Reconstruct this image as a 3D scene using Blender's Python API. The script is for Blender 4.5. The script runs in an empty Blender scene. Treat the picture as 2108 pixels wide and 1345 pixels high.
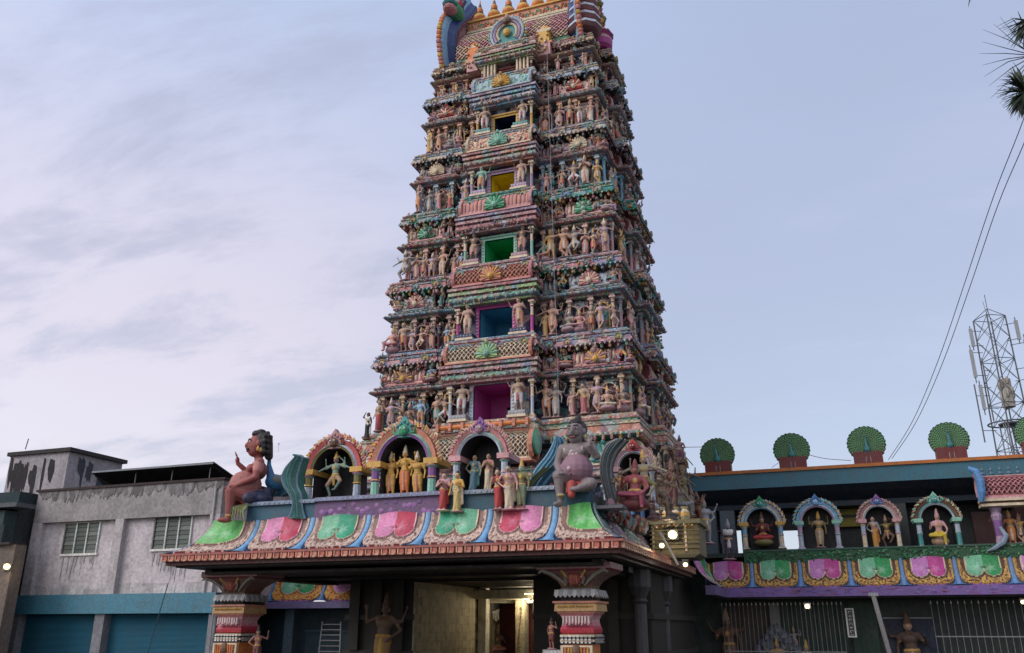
import bpy, bmesh, math, random
import numpy as np
from mathutils import Vector, noise, Matrix
random.seed(7)
PI = math.pi
sc = bpy.context.scene
COL = bpy.data.collections.new("place"); sc.collection.children.link(COL)

# ------------------------------------------------------------------ camera
FP = 1750.0; PITCH = math.atan(620/1750.0); HEAD = math.radians(20)
cam = bpy.data.cameras.new("camera"); cam.lens = FP/2108*36; cam.sensor_width = 36
cam.clip_end = 5000; cam.clip_start = 0.05
co = bpy.data.objects.new("camera", cam); COL.objects.link(co)
co.location = (0, 0, 1.6); co.rotation_euler = (PI/2+PITCH, 0, HEAD); sc.camera = co

def ray(px, py):
    xr = px-1054; v = 672-py
    up = v*math.cos(PITCH)+FP*math.sin(PITCH); fw = FP*math.cos(PITCH)-v*math.sin(PITCH)
    return Vector((-math.sin(HEAD)*fw+math.cos(HEAD)*xr, math.cos(HEAD)*fw+math.sin(HEAD)*xr, up))
def at(px, py, Y):
    q = ray(px, py); q *= Y/q.y; return Vector((q.x, q.y, q.z+1.6))

# ------------------------------------------------------------------ colours (linear albedo)
C = dict(pink=(.56,.23,.24), salmon=(.6,.24,.16), mauve=(.40,.22,.24), teal=(.06,.28,.27), green=(.05,.3,.14),
    lime=(.35,.5,.22), mint=(.25,.5,.38), blue=(.08,.2,.42), sky=(.22,.42,.6), pale=(.45,.5,.58), cream=(.66,.54,.38), gold=(.62,.36,.08),
    orange=(.65,.2,.05), maroon=(.17,.03,.035), red=(.45,.04,.04), white=(.72,.7,.66), lilac=(.42,.29,.42), purple=(.24,.1,.3),
    dark=(.02,.02,.025), navy=(.02,.03,.09), brown=(.16,.08,.045), skin=(.55,.3,.2), tan=(.42,.27,.17), grey=(.3,.3,.31), black=(.012,.012,.014),
    yellow=(.65,.48,.04), magenta=(.45,.06,.28), rose=(.60,.32,.33), stone=(.3,.27,.23), indigo=(.05,.05,.14), olive=(.2,.18,.06))
def K(c, f=1.0):
    c = C[c] if isinstance(c, str) else c
    return (min(1, c[0]*f), min(1, c[1]*f), min(1, c[2]*f))
def mixc(a, b, t):
    a = K(a); b = K(b); return tuple(a[i]*(1-t)+b[i]*t for i in range(3))

# ------------------------------------------------------------------ materials
MATS = {}
def nt(name):
    m = bpy.data.materials.new(name); m.use_nodes = True; m.node_tree.nodes.clear(); return m, m.node_tree
def N(t, typ, **kw):
    n = t.nodes.new(typ)
    for k, v in kw.items():
        if k.startswith('i_'):
            key = k[2:]; key = int(key) if key.isdigit() else key.replace('_', ' ')
            n.inputs[key].default_value = v
        else: setattr(n, k, v)
    return n
def paint_mat(name, dirt=.45, rough=.55, bump=.25, scale=1.0, spec=.4, grime=(.1,.085,.075), streak=True):
    """painted plaster: colour attribute x weathering noise, grime streaks, bump"""
    m, t = nt(name); L = t.links.new
    out = N(t, 'ShaderNodeOutputMaterial'); b = N(t, 'ShaderNodeBsdfPrincipled'); L(b.outputs[0], out.inputs[0])
    at_ = N(t, 'ShaderNodeAttribute', attribute_name='Col'); tc = N(t, 'ShaderNodeNewGeometry')
    n1 = N(t, 'ShaderNodeTexNoise', i_Scale=1.7*scale, i_Detail=8.0, i_Roughness=.68); L(tc.outputs['Position'], n1.inputs['Vector'])
    mp = N(t, 'ShaderNodeMapping'); mp.inputs['Scale'].default_value = (5*scale, 5*scale, .7*scale); L(tc.outputs['Position'], mp.inputs['Vector'])
    n2 = N(t, 'ShaderNodeTexNoise', i_Scale=1.0, i_Detail=6.0, i_Roughness=.6); L(mp.outputs[0], n2.inputs['Vector'])
    n3 = N(t, 'ShaderNodeTexNoise', i_Scale=14*scale, i_Detail=4.0); L(tc.outputs['Position'], n3.inputs['Vector'])
    r1 = N(t, 'ShaderNodeMapRange', i_1=.46, i_2=.72, i_3=0.0, i_4=dirt); L(n1.outputs[0], r1.inputs[0])
    r2 = N(t, 'ShaderNodeMapRange', i_1=.5, i_2=.75, i_3=0.0, i_4=dirt if streak else 0.0); L(n2.outputs[0], r2.inputs[0])
    ad = N(t, 'ShaderNodeMath', operation='MAXIMUM'); L(r1.outputs[0], ad.inputs[0]); L(r2.outputs[0], ad.inputs[1])
    mx = N(t, 'ShaderNodeMix', data_type='RGBA'); L(ad.outputs[0], mx.inputs[0]); L(at_.outputs[0], mx.inputs[6])
    mx.inputs[7].default_value = (*grime, 1)
    hv = N(t, 'ShaderNodeHueSaturation'); L(mx.outputs[2], hv.inputs['Color'])
    r3 = N(t, 'ShaderNodeMapRange', i_1=.3, i_2=.7, i_3=.8, i_4=1.18); L(n3.outputs[0], r3.inputs[0]); L(r3.outputs[0], hv.inputs['Value'])
    L(hv.outputs[0], b.inputs['Base Color'])
    b.inputs['Roughness'].default_value = rough; b.inputs['Specular IOR Level'].default_value = spec
    bp = N(t, 'ShaderNodeBump', i_Strength=bump, i_Distance=.03); L(n3.outputs[0], bp.inputs['Height']); L(bp.outputs[0], b.inputs['Normal'])
    MATS[name] = m; return m
PAINT = paint_mat('painted_plaster')
def stucco_mat():
    m = paint_mat('carved_stucco', dirt=.5, bump=.3); t = m.node_tree; L = t.links.new
    b = [n for n in t.nodes if n.type == 'BSDF_PRINCIPLED'][0]; hv = [n for n in t.nodes if n.type == 'HUE_SAT'][0]; tc = [n for n in t.nodes if n.type == 'NEW_GEOMETRY'][0]; bp = [n for n in t.nodes if n.type == 'BUMP'][0]
    v = N(t, 'ShaderNodeTexVoronoi', i_Scale=7.5, feature='SMOOTH_F1'); L(tc.outputs['Position'], v.inputs['Vector'])
    v2 = N(t, 'ShaderNodeTexVoronoi', i_Scale=3.2); L(tc.outputs['Position'], v2.inputs['Vector'])
    rp = N(t, 'ShaderNodeValToRGB'); e = rp.color_ramp; e.interpolation = 'CONSTANT'
    cs = [(0,(.60,.36,.34)),(.16,(.64,.56,.46)),(.3,(.20,.44,.41)),(.42,(.55,.27,.29)),(.54,(.48,.54,.62)),(.68,(.66,.44,.42)),(.82,(.20,.17,.26)),(.88,(.34,.54,.54)),(.95,(.22,.34,.56))]
    e.elements[0].position = 0; e.elements[0].color = (*cs[0][1], 1); e.elements[1].position = cs[1][0]; e.elements[1].color = (*cs[1][1], 1)
    for p, c in cs[2:]: q = e.elements.new(p); q.color = (*c, 1)
    sx = N(t, 'ShaderNodeSeparateColor'); L(v2.outputs['Color'], sx.inputs[0]); L(sx.outputs[0], rp.inputs[0])
    gt = N(t, 'ShaderNodeMapRange', i_1=.52, i_2=.54, i_3=0.0, i_4=.62); L(sx.outputs[1], gt.inputs[0])
    mx = N(t, 'ShaderNodeMix', data_type='RGBA'); L(gt.outputs[0], mx.inputs[0]); L(hv.outputs[0], mx.inputs[6]); L(rp.outputs[0], mx.inputs[7])
    jt = N(t, 'ShaderNodeMapRange', i_1=.0, i_2=.42, i_3=1.25, i_4=.55); L(v.outputs['Distance'], jt.inputs[0])
    m2 = N(t, 'ShaderNodeMix', data_type='RGBA', blend_type='MULTIPLY'); m2.inputs[0].default_value = .8; L(mx.outputs[2], m2.inputs[6]); L(jt.outputs[0], m2.inputs[7]); L(m2.outputs[2], b.inputs['Base Color'])
    b3 = N(t, 'ShaderNodeBump', i_Strength=.9, i_Distance=.07, invert=True); L(v.outputs['Distance'], b3.inputs['Height']); L(bp.outputs[0], b3.inputs['Normal']); L(b3.outputs[0], b.inputs['Normal'])
    return m
STUCCO = stucco_mat()
FIGM = paint_mat('weathered_statue_paint', dirt=.55, rough=.6, bump=.5, scale=2.2, grime=(.16,.12,.11))
GLOSS = paint_mat('glossy_enamel', dirt=.45, rough=.5, bump=.15, spec=.25)
CLEAN = paint_mat('painted_steel', dirt=.3, rough=.45, bump=.05)
CONC = paint_mat('weathered_concrete', dirt=.42, rough=.85, bump=.4, scale=.55, spec=.2, grime=(.055,.05,.048))
GRAN = paint_mat('dark_granite', dirt=.6, rough=.7, bump=.5, scale=1.4, grime=(.03,.026,.022))
def emit_mat(name, col, s):
    m, t = nt(name); out = N(t, 'ShaderNodeOutputMaterial'); e = N(t, 'ShaderNodeEmission')
    e.inputs[0].default_value = (*col, 1); e.inputs[1].default_value = s; t.links.new(e.outputs[0], out.inputs[0]); return m
LAMP = emit_mat('lamp_glow', (1, .74, .32), 7)

# ------------------------------------------------------------------ mesh builder
ORG = {}
class MB:
    def __init__(s): s.v = []; s.f = []; s.c = []
    def face(s, idx, c): s.f.append(tuple(idx)); s.c.append(c)
    def quad(s, a, b, c_, d, col):
        n = len(s.v); s.v += [tuple(a), tuple(b), tuple(c_), tuple(d)]; s.face((n, n+1, n+2, n+3), K(col))
    def box(s, lo, hi, col, cols=None):
        x0, y0, z0 = lo; x1, y1, z1 = hi; n = len(s.v); col = K(col)
        s.v += [(x0,y0,z0),(x1,y0,z0),(x1,y1,z0),(x0,y1,z0),(x0,y0,z1),(x1,y0,z1),(x1,y1,z1),(x0,y1,z1)]
        for k, q in enumerate(((0,3,2,1),(4,5,6,7),(0,1,5,4),(1,2,6,5),(2,3,7,6),(3,0,4,7))):
            s.face([n+i for i in q], col)
    def ring(s, pts_list, cols, closed=True, cap=False):
        """connect successive rings of equal length"""
        n0 = len(s.v); m = len(pts_list[0])
        for r in pts_list: s.v += [tuple(p) for p in r]
        for k in range(len(pts_list)-1):
            c = K(cols[k % len(cols)]) if isinstance(cols, list) else K(cols)
            for i in range(m if closed else m-1):
                j = (i+1) % m
                s.face((n0+k*m+i, n0+k*m+j, n0+(k+1)*m+j, n0+(k+1)*m+i), c)
        if cap:
            c0 = K(cols[0]) if isinstance(cols, list) else K(cols); c1 = K(cols[-1]) if isinstance(cols, list) else K(cols)
            s.face([n0+i for i in range(m)][::-1], c0); s.face([n0+(len(pts_list)-1)*m+i for i in range(m)], c1)
    def lathe(s, base, prof, cols, n=12, sx=1, sy=1, axis='z', a0=0):
        """prof: list of (radius, height)"""
        rings = []
        for r, h in prof:
            rr = []
            for i in range(n):
                a = a0+2*PI*i/n; x = math.cos(a)*r*sx; y = math.sin(a)*r*sy
                if axis == 'z': rr.append((base[0]+x, base[1]+y, base[2]+h))
                elif axis == 'x': rr.append((base[0]+h, base[1]+x, base[2]+y))
                else: rr.append((base[0]+x, base[1]+h, base[2]+y))
            rings.append(rr)
        s.ring(rings, cols, cap=True)
    def tube(s, pts, r, col, n=6, cap=True):
        pts = [Vector(p) for p in pts]; rings = []
        rs = r if isinstance(r, (list, tuple)) else [r]*len(pts)
        up = Vector((0,0,1)); prev = None
        for i, p in enumerate(pts):
            d = (pts[min(i+1, len(pts)-1)]-pts[max(i-1, 0)]).normalized()
            if prev is None:
                a = d.cross(up)
                if a.length < .05: a = d.cross(Vector((1,0,0)))
            else: a = prev - d*prev.dot(d)
            a.normalize(); prev = a; b = d.cross(a)
            rings.append([p+(a*math.cos(2*PI*k/n)+b*math.sin(2*PI*k/n))*rs[i] for k in range(n)])
        s.ring(rings, col, cap=cap)
    def blob(s, c, r, col, n=6, m=4):
        if not isinstance(r, (tuple, list)): r = (r, r, r)
        rings = []
        for j in range(m+1):
            t = -PI/2+PI*j/m; t = max(-1.45, min(1.45, t))
            rings.append([(c[0]+r[0]*math.cos(t)*math.cos(2*PI*k/n), c[1]+r[1]*math.cos(t)*math.sin(2*PI*k/n), c[2]+r[2]*math.sin(t)) for k in range(n)])
        s.ring(rings, col, cap=True)
    def prism(s, pts, off, col, edge=None):
        """pts: 3-D polygon, off: extrusion vector"""
        n = len(s.v); m = len(pts); off = Vector(off)
        s.v += [tuple(p) for p in pts]+[tuple(Vector(p)+off) for p in pts]
        s.face(range(m), K(col)); s.face([n_+m for n_ in range(m)][::-1], K(col))
        s.f[-2] = tuple(n+i for i in range(m)); s.f[-1] = tuple(n+m+i for i in reversed(range(m)))
        for i in range(m):
            j = (i+1) % m; s.face((n+i, n+m+i, n+m+j, n+j), K(edge or col))
    def grid(s, S, nu, nv, colf, closed=False):
        """S(u,v)->point, colf(u,v)->colour, u,v in 0..1"""
        n = len(s.v)
        for j in range(nv+1):
            for i in range(nu+1): s.v.append(tuple(S(i/nu, j/nv)))
        for j in range(nv):
            for i in range(nu):
                s.face((n+j*(nu+1)+i, n+j*(nu+1)+i+1, n+(j+1)*(nu+1)+i+1, n+(j+1)*(nu+1)+i), K(colf((i+.5)/nu, (j+.5)/nv)))
    def add(s, o, fn=lambda p: p, flip=False):
        n = len(s.v); s.v += [tuple(fn(p)) for p in o.v]; s.c += o.c
        s.f += [tuple(n+i for i in (reversed(f) if flip else f)) for f in o.f]
    def build(s, name, parent=None, mat=None, smooth=False, jit=.07, org=None, recalc=True):
        me = bpy.data.meshes.new(name)
        o = bpy.data.objects.new(name, me)
        og = ORG.get(parent.name, Vector((0,0,0))) if parent else (Vector(org) if org is not None else Vector((0,0,0)))
        V = np.array(s.v, dtype=np.float64)-np.array(og)
        me.from_pydata(V.tolist(), [], s.f)
        rnd = random.Random(len(s.f))
        ls = np.array([len(f) for f in s.f]); cc = np.array(s.c, dtype=np.float32)
        j = np.array([1+rnd.uniform(-jit, jit) for _ in s.f], dtype=np.float32)[:, None]
        cc = np.clip(cc*j, 0, 1); cc = np.concatenate([cc, np.ones((len(cc), 1), np.float32)], 1)
        ca = me.color_attributes.new('Col', 'FLOAT_COLOR', 'CORNER')
        ca.data.foreach_set('color', np.repeat(cc, ls, axis=0).ravel())
        if recalc:
            bm = bmesh.new(); bm.from_mesh(me); bmesh.ops.recalc_face_normals(bm, faces=bm.faces); bm.to_mesh(me); bm.free()
        if smooth: me.polygons.foreach_set('use_smooth', [True]*len(me.polygons))
        me.materials.append(mat or PAINT); COL.objects.link(o)
        if parent: o.parent = parent
        else: o.location = og
        ORG[o.name] = og
        return o
def tag(o, label=None, cat=None, group=None, kind=None):
    if label: o['label'] = label
    if cat: o['category'] = cat
    if group: o['group'] = group
    if kind: o['kind'] = kind
    return o
def thing(name, loc, label, cat, group=None):
    o = bpy.data.objects.new(name, None); o.empty_display_size = .3; COL.objects.link(o); o.location = loc
    ORG[o.name] = Vector(loc); return tag(o, label, cat, group)

# ------------------------------------------------------------------ figures: blended bodies grown by voxel remesh
def figure_mesh(prims, voxel, smooth_it=2):
    """prims: ('c',a,b,ra,rb,key) capsule | ('e',centre,radii,key). returns verts, faces, key index"""
    bm = MB()
    for p in prims:
        if p[0] == 'c':
            a, b, ra, rb = Vector(p[1]), Vector(p[2]), p[3], p[4]
            d = b-a; L = d.length or 1e-4; dn = d/L
            pts = []; rs = []
            for k in (-1, -.8, -.45, 0): pts.append(a+dn*ra*k); rs.append(ra*math.sqrt(max(.02, 1-k*k)))
            for k in (.0, .45, .8, 1): pts.append(b+dn*rb*k+dn*1e-4); rs.append(rb*math.sqrt(max(.02, 1-k*k)))
            bm.tube(pts, rs, 'white', n=10)
        else:
            bm.blob(p[1], p[2], 'white', n=14, m=9)
    me = bpy.data.meshes.new('tmp'); me.from_pydata(bm.v, [], bm.f)
    b2 = bmesh.new(); b2.from_mesh(me); bmesh.ops.recalc_face_normals(b2, faces=b2.faces); b2.to_mesh(me); b2.free()
    o = bpy.data.objects.new('tmp', me); COL.objects.link(o)
    md = o.modifiers.new('r', 'REMESH'); md.mode = 'VOXEL'; md.voxel_size = voxel
    dg = bpy.context.evaluated_depsgraph_get(); ev = o.evaluated_get(dg); m2 = bpy.data.meshes.new_from_object(ev)
    nv = len(m2.vertices); V = np.zeros(nv*3); m2.vertices.foreach_get('co', V); V = V.reshape(-1, 3)
    F = [tuple(p.vertices) for p in m2.polygons]
    ne = len(m2.edges); E = np.zeros(ne*2, dtype=np.int64); m2.edges.foreach_get('vertices', E); E = E.reshape(-1, 2)
    for _ in range(smooth_it):
        acc = np.zeros_like(V); cnt = np.zeros(nv)
        np.add.at(acc, E[:, 0], V[E[:, 1]]); np.add.at(acc, E[:, 1], V[E[:, 0]])
        np.add.at(cnt, E[:, 0], 1); np.add.at(cnt, E[:, 1], 1)
        V = V*.5+.5*acc/np.maximum(cnt, 1)[:, None]
    best = np.full(nv, 1e9); key = np.zeros(nv, dtype=int); keys = []
    for p in prims:
        k = p[-1]
        if k not in keys: keys.append(k)
        ki = keys.index(k)
        if p[0] == 'c':
            a = np.array(p[1], float); b = np.array(p[2], float); d = b-a; L2 = max((d*d).sum(), 1e-9)
            t = np.clip(((V-a)@d)/L2, 0, 1); dist = np.linalg.norm(V-(a+t[:, None]*d), axis=1)-(p[3]+(p[4]-p[3])*t)
        else:
            r = np.array(p[2], float); q = np.linalg.norm((V-np.array(p[1], float))/r, axis=1); dist = (q-1)*r.min()
        m_ = dist < best-.002; best[m_] = dist[m_]; key[m_] = ki
    bpy.data.objects.remove(o); bpy.data.meshes.remove(me); bpy.data.meshes.remove(m2)
    return V, F, key, keys
def figure_obj(name, fm, pal, mat=None, mirror=False):
    V, F, key, keys = fm
    if mirror: V = V*np.array([-1, 1, 1]); F = [f[::-1] for f in F]
    me = bpy.data.meshes.new(name); me.from_pydata(V.tolist(), [], F)
    cols = np.array([(*K(pal.get(k, 'cream')), 1) for k in keys], dtype=np.float32)[key]
    ca = me.color_attributes.new('Col', 'FLOAT_COLOR', 'POINT'); ca.data.foreach_set('color', cols.ravel())
    me.polygons.foreach_set('use_smooth', [True]*len(me.polygons)); me.materials.append(mat or FIGM)
    o = bpy.data.objects.new(name, me); COL.objects.link(o); return o

def arm(s, pose, z=.76, out=.115, r=.027, key='skin'):
    """s=-1/1 side; returns prims; facing -Y"""
    sh = (s*out, 0, z); P = {
     'down': ((s*(out+.05), .01, z-.17), (s*(out+.055), -.05, z-.31)),
     'bless': ((s*(out+.07), .0, z-.15), (s*(out+.06), -.13, z-.03)),
     'hip': ((s*(out+.1), .03, z-.14), (s*(out-.02), -.05, z-.25)),
     'hold': ((s*(out+.05), -.01, z-.16), (s*(out-.05), -.13, z-.12)),
     'namaste': ((s*(out+.04), -.03, z-.15), (s*.012, -.13, z-.04)),
     'up': ((s*(out+.13), .0, z-.06), (s*(out+.13), -.04, z+.12)),
     'out': ((s*(out+.14), .0, z-.04), (s*(out+.26), -.03, z-.1)),
     'head': ((s*(out+.12), .0, z+.06), (s*(out+.0), -.02, z+.18)),
     'knee': ((s*(out+.06), -.06, z-.16), (s*(out+.02), -.2, z-.24)),
     'back': ((s*(out+.12), .03, z-.02), (s*(out+.17), .0, z+.13)),
    }[pose]
    e, h = P
    ps = [('c', sh, e, r*1.15, r*.95, key), ('c', e, h, r*.95, r*.68, key)]
    hv = Vector(h)-Vector(e); hv.normalize(); hp = Vector(h)+hv*.03
    ps.append(('e', tuple(hp), (.022, .018, .028), key))
    ps.append(('c', tuple(Vector(h)+hv*.03), tuple(Vector(h)+hv*.068), .009, .006, key))
    ps.append(('e', tuple(Vector(sh)*.45+Vector(e)*.55), (r*1.25, r*1.25, r*.6), 'gold'))
    return ps
def head_prims(z=.885, crown='tall', x=0, y=-.005, hair='hair', k=1.0):
    f = lambda a, b, c_: (x+a*k, y+b*k, z+c_*k)
    ps = [('e', f(0,0,0), (.05*k,.058*k,.066*k), 'face'), ('c', f(0,.01,-.12), f(0,0,-.05), .032*k, .03*k, 'skin'),
          ('e', f(0,-.06,-.008), (.010*k,.016*k,.018*k), 'face'), ('e', f(0,.018,.015), (.055*k,.05*k,.062*k), hair),
          ('e', f(-.053,.0,-.02), (.012*k,.014*k,.028*k), 'gold'), ('e', f(.053,.0,-.02), (.012*k,.014*k,.028*k), 'gold'),
          ('e', f(0,-.035,-.045), (.02*k,.02*k,.014*k), 'face')]
    if crown == 'tall':
        ps += [('c', f(0,.005,.05), f(0,.01,.16), .05*k, .03*k, 'crown'), ('c', f(0,.01,.16), f(0,.01,.215), .028*k, .008*k, 'crown'),
               ('e', f(0,0,.04), (.062*k,.064*k,.018*k), 'crown')]
    elif crown == 'bun': ps += [('e', f(0,.02,.085), (.04*k,.04*k,.045*k), hair), ('e', f(0,.01,.045), (.056*k,.055*k,.014*k), 'gold')]
    elif crown == 'turban': ps += [('e', f(0,.01,.055), (.068*k,.07*k,.04*k), 'crown')]
    else: ps += [('e', f(0,.045,-.03), (.05*k,.035*k,.07*k), hair)]
    return ps
def torso(z0=.5, w=1.0):
    return [('e', (0,0,z0), (.095*w,.075*w,.07), 'cloth'), ('e', (0,-.005,z0+.1), (.075*w,.062*w,.09), 'skin'), ('e', (0,-.005,z0+.2), (.1*w,.07*w,.085), 'top'),
            ('c', (-.085*w,0,z0+.265), (.085*w,0,z0+.265), .037, .037, 'top'), ('c', (0,0,z0+.26), (0,0,z0+.34), .035, .03, 'skin'),
            ('e', (0,-.06,z0+.2), (.045,.02,.05), 'gold'), ('e', (0,-.005,z0+.045), (.098*w,.08*w,.02), 'gold')]
def stand(legs='dhoti', arms=('bless','down'), crown='tall', extra=(), w=1.0, ped=True, lean=0.0):
    ps = torso(w=w)+head_prims(crown=crown)+arm(-1, arms[0])+arm(1, arms[1])
    for i, e in enumerate(extra): ps += arm(-1 if i % 2 == 0 else 1, e, z=.75, out=.105, r=.022)
    if legs == 'dhoti':
        for s in (-1, 1):
            ps += [('c', (s*.05,0,.48), (s*.058,-.01,.27), .067, .05, 'cloth'), ('c', (s*.058,-.01,.27), (s*.06,.01,.07), .046, .028, 'cloth'),
                   ('e', (s*.062,-.03,.04), (.028,.055,.022), 'skin')]
        ps += [('c', (0,-.06,.5), (0,-.05,.12), .022, .03, 'sash')]
    elif legs == 'saree':
        ps += [('c', (0,0,.48), (0,0,.1), .085, .085, 'cloth'), ('c', (.03,-.03,.5), (-.03,-.05,.08), .05, .05, 'cloth'),
               ('c', (-.09,-.05,.76), (.07,-.06,.5), .02, .025, 'sash'), ('c', (.1,.03,.74), (.1,.04,.2), .025, .035, 'sash'),
               ('e', (-.05,-.06,.04), (.026,.05,.02), 'skin'), ('e', (.05,-.06,.04), (.026,.05,.02), 'skin')]
    elif legs == 'bare':
        for s in (-1, 1):
            ps += [('c', (s*.055,0,.48), (s*.065,-.015,.27), .065, .042, 'cloth'), ('c', (s*.065,-.015,.27), (s*.07,.01,.07), .038, .025, 'skin'),
                   ('e', (s*.072,-.03,.04), (.028,.055,.022), 'skin')]
        ps += [('c', (0,-.07,.5), (0,-.06,.33), .03, .035, 'sash')]
    elif legs == 'cross':
        ps += [('c', (-.05,0,.48), (-.09,-.03,.27), .065, .045, 'cloth'), ('c', (-.09,-.03,.27), (.03,-.05,.07), .04, .025, 'skin'), ('e', (.05,-.08,.045), (.03,.05,.025), 'skin'),
               ('c', (.05,0,.48), (.06,-.01,.27), .065, .045, 'cloth'), ('c', (.06,-.01,.27), (.05,.01,.07), .04, .027, 'skin'), ('e', (.07,-.02,.04), (.028,.055,.022), 'skin'),
               ('c', (0,-.06,.5), (0,-.05,.3), .03, .03, 'sash')]
    elif legs == 'dance':
        ps += [('c', (-.05,0,.48), (-.16,-.06,.3), .065, .045, 'cloth'), ('c', (-.16,-.06,.3), (-.1,-.02,.08), .04, .027, 'skin'), ('e', (-.12,-.04,.04), (.03,.05,.022), 'skin'),
               ('c', (.05,0,.48), (.17,-.08,.38), .065, .045, 'cloth'), ('c', (.17,-.08,.38), (.06,-.1,.2), .04, .026, 'skin'), ('e', (.03,-.12,.18), (.045,.03,.022), 'skin'),
               ('c', (0,-.06,.5), (0,-.05,.3), .03, .03, 'sash')]
    if ped: ps += [('e', (0,0,.012), (.17,.13,.025), 'base')]
    return ps
def sit(arms=('bless','knee'), crown='tall', extra=(), w=1.0, kind='lalita'):
    """seated on a seat 0.3 high; total height about 0.9"""
    dz = -.2; mv = lambda p: (p[0],)+tuple((q[0], q[1], q[2]+dz) for q in p[1:3])+tuple(p[3:]) if p[0] == 'c' else ('e', (p[1][0], p[1][1], p[1][2]+dz))+tuple(p[2:])
    ps = torso(w=w)+head_prims(crown=crown)+arm(-1, arms[0])+arm(1, arms[1])
    for i, e in enumerate(extra): ps += arm(-1 if i % 2 == 0 else 1, e, z=.75, out=.105, r=.022)
    ps = [mv(p) for p in ps]
    if kind == 'lotus':
        ps += [('c', (-.06,0,.28), (-.2,-.12,.25), .065, .05, 'cloth'), ('c', (-.2,-.12,.25), (.05,-.17,.23), .045, .03, 'cloth'),
               ('c', (.06,0,.28), (.2,-.12,.25), .065, .05, 'cloth'), ('c', (.2,-.12,.25), (-.04,-.19,.24), .045, .03, 'cloth'),
               ('e', (0,-.02,.13), (.24,.2,.1), 'base')]
    else:
        ps += [('c', (-.06,0,.28), (-.2,-.12,.26), .065, .05, 'cloth'), ('c', (-.2,-.12,.26), (.0,-.17,.24), .045, .03, 'cloth'),
               ('c', (.06,0,.28), (.09,-.19,.27), .068, .052, 'cloth'), ('c', (.09,-.19,.27), (.09,-.19,.07), .045, .03, 'cloth'), ('e', (.09,-.23,.035), (.03,.055,.022), 'skin'),
               ('e', (0,.02,.12), (.2,.15,.13), 'base')]
    return ps
# ------------------------------------------------------------------ figure library
FIG = {}
def reg(k, prims, vox=.0165): FIG[k] = figure_mesh(prims, vox)
reg('bless', stand('dhoti', ('bless','down'), 'tall', ('back','back')))
reg('hip', stand('bare', ('hip','up'), 'tall'))
reg('namaste', stand('dhoti', ('namaste','namaste'), 'tall'))
reg('saree', stand('saree', ('hold','down'), 'bun'))
reg('staff', stand('cross', ('hold','out'), 'tall', ('back','back')))
reg('dancer', stand('dance', ('out','head'), 'tall', ('back','out')))
reg('guard', stand('bare', ('down','bless'), 'tall', ('back',), w=1.15))
reg('lalita', sit(('bless','knee'), 'tall'))
reg('lotus', sit(('hold','hold'), 'tall', ('back','back'), kind='lotus'))
reg('archer', stand('cross', ('out','hold'), 'bun', ('up',)))
reg('flute', stand('cross', ('hold','hold'), 'tall', w=.92))
reg('raised', stand('bare', ('up','down'), 'turban', ('out',), w=1.1))
reg('carry', stand('saree', ('head','down'), 'plain'))
POSEW = dict(bless='four arms', hip='a hand on hip', namaste='folded hands', saree='a held pot', staff='crossed legs', dancer='a raised leg', guard='a thick torso', lalita='one hanging leg', lotus='crossed legs', carry='a hand at head', archer='an outstretched arm', flute='hands before chest', raised='a raised arm')
PALS = [  # (word, skin, cloth, sash, top, crown)
 ('red skirted','tan','red','gold','tan','gold'), ('green skinned','mint','salmon','gold','mint','gold'), ('cream robed','skin','cream','salmon','skin','gold'),
 ('orange skirted','skin','orange','cream','skin','salmon'), ('blue skinned','sky','gold','red','sky','gold'), ('pink robed','skin','pink','cream','pink','gold'),
 ('white skirted','tan','white','red','tan','gold'), ('lilac robed','skin','lilac','gold','lilac','cream'), ('gold coated','gold','gold','cream','gold','gold'),
 ('brown weathered','brown','salmon','tan','brown','tan'), ('grey weathered','stone','grey','cream','stone','cream'), ('teal skirted','skin','teal','cream','skin','gold')]
def pal(i, **kw):
    w, sk, cl, sa, to, cr = PALS[i % len(PALS)]
    d = dict(skin=K(sk), face=mixc(sk, 'white', .12), cloth=cl, sash=sa, top=to, crown=cr, gold='gold', hair='black', base='mauve'); d.update(kw); return d
def statue(kind, pi, loc, h, rz=0, label='', group=None, name='statue', cat='statue', mat=None, **kw):
    R2 = random.Random(label); p_ = pal(pi, **kw); p_ = {q: mixc(v, (.37,.34,.38), .10+.22*R2.random() if q != 'hair' and not kw else 0) for q, v in p_.items()}
    o = figure_obj(name, FIG[kind], p_, mat, mirror=R2.random() < .5 and not kw)
    o.location = loc; o.rotation_euler = (R2.uniform(-.04,.06), R2.uniform(-.05,.05), rz); w_ = R2.uniform(1.0, 1.25); o.scale = (h*w_, h*w_, h)
    return tag(o, label, cat, group)

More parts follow.
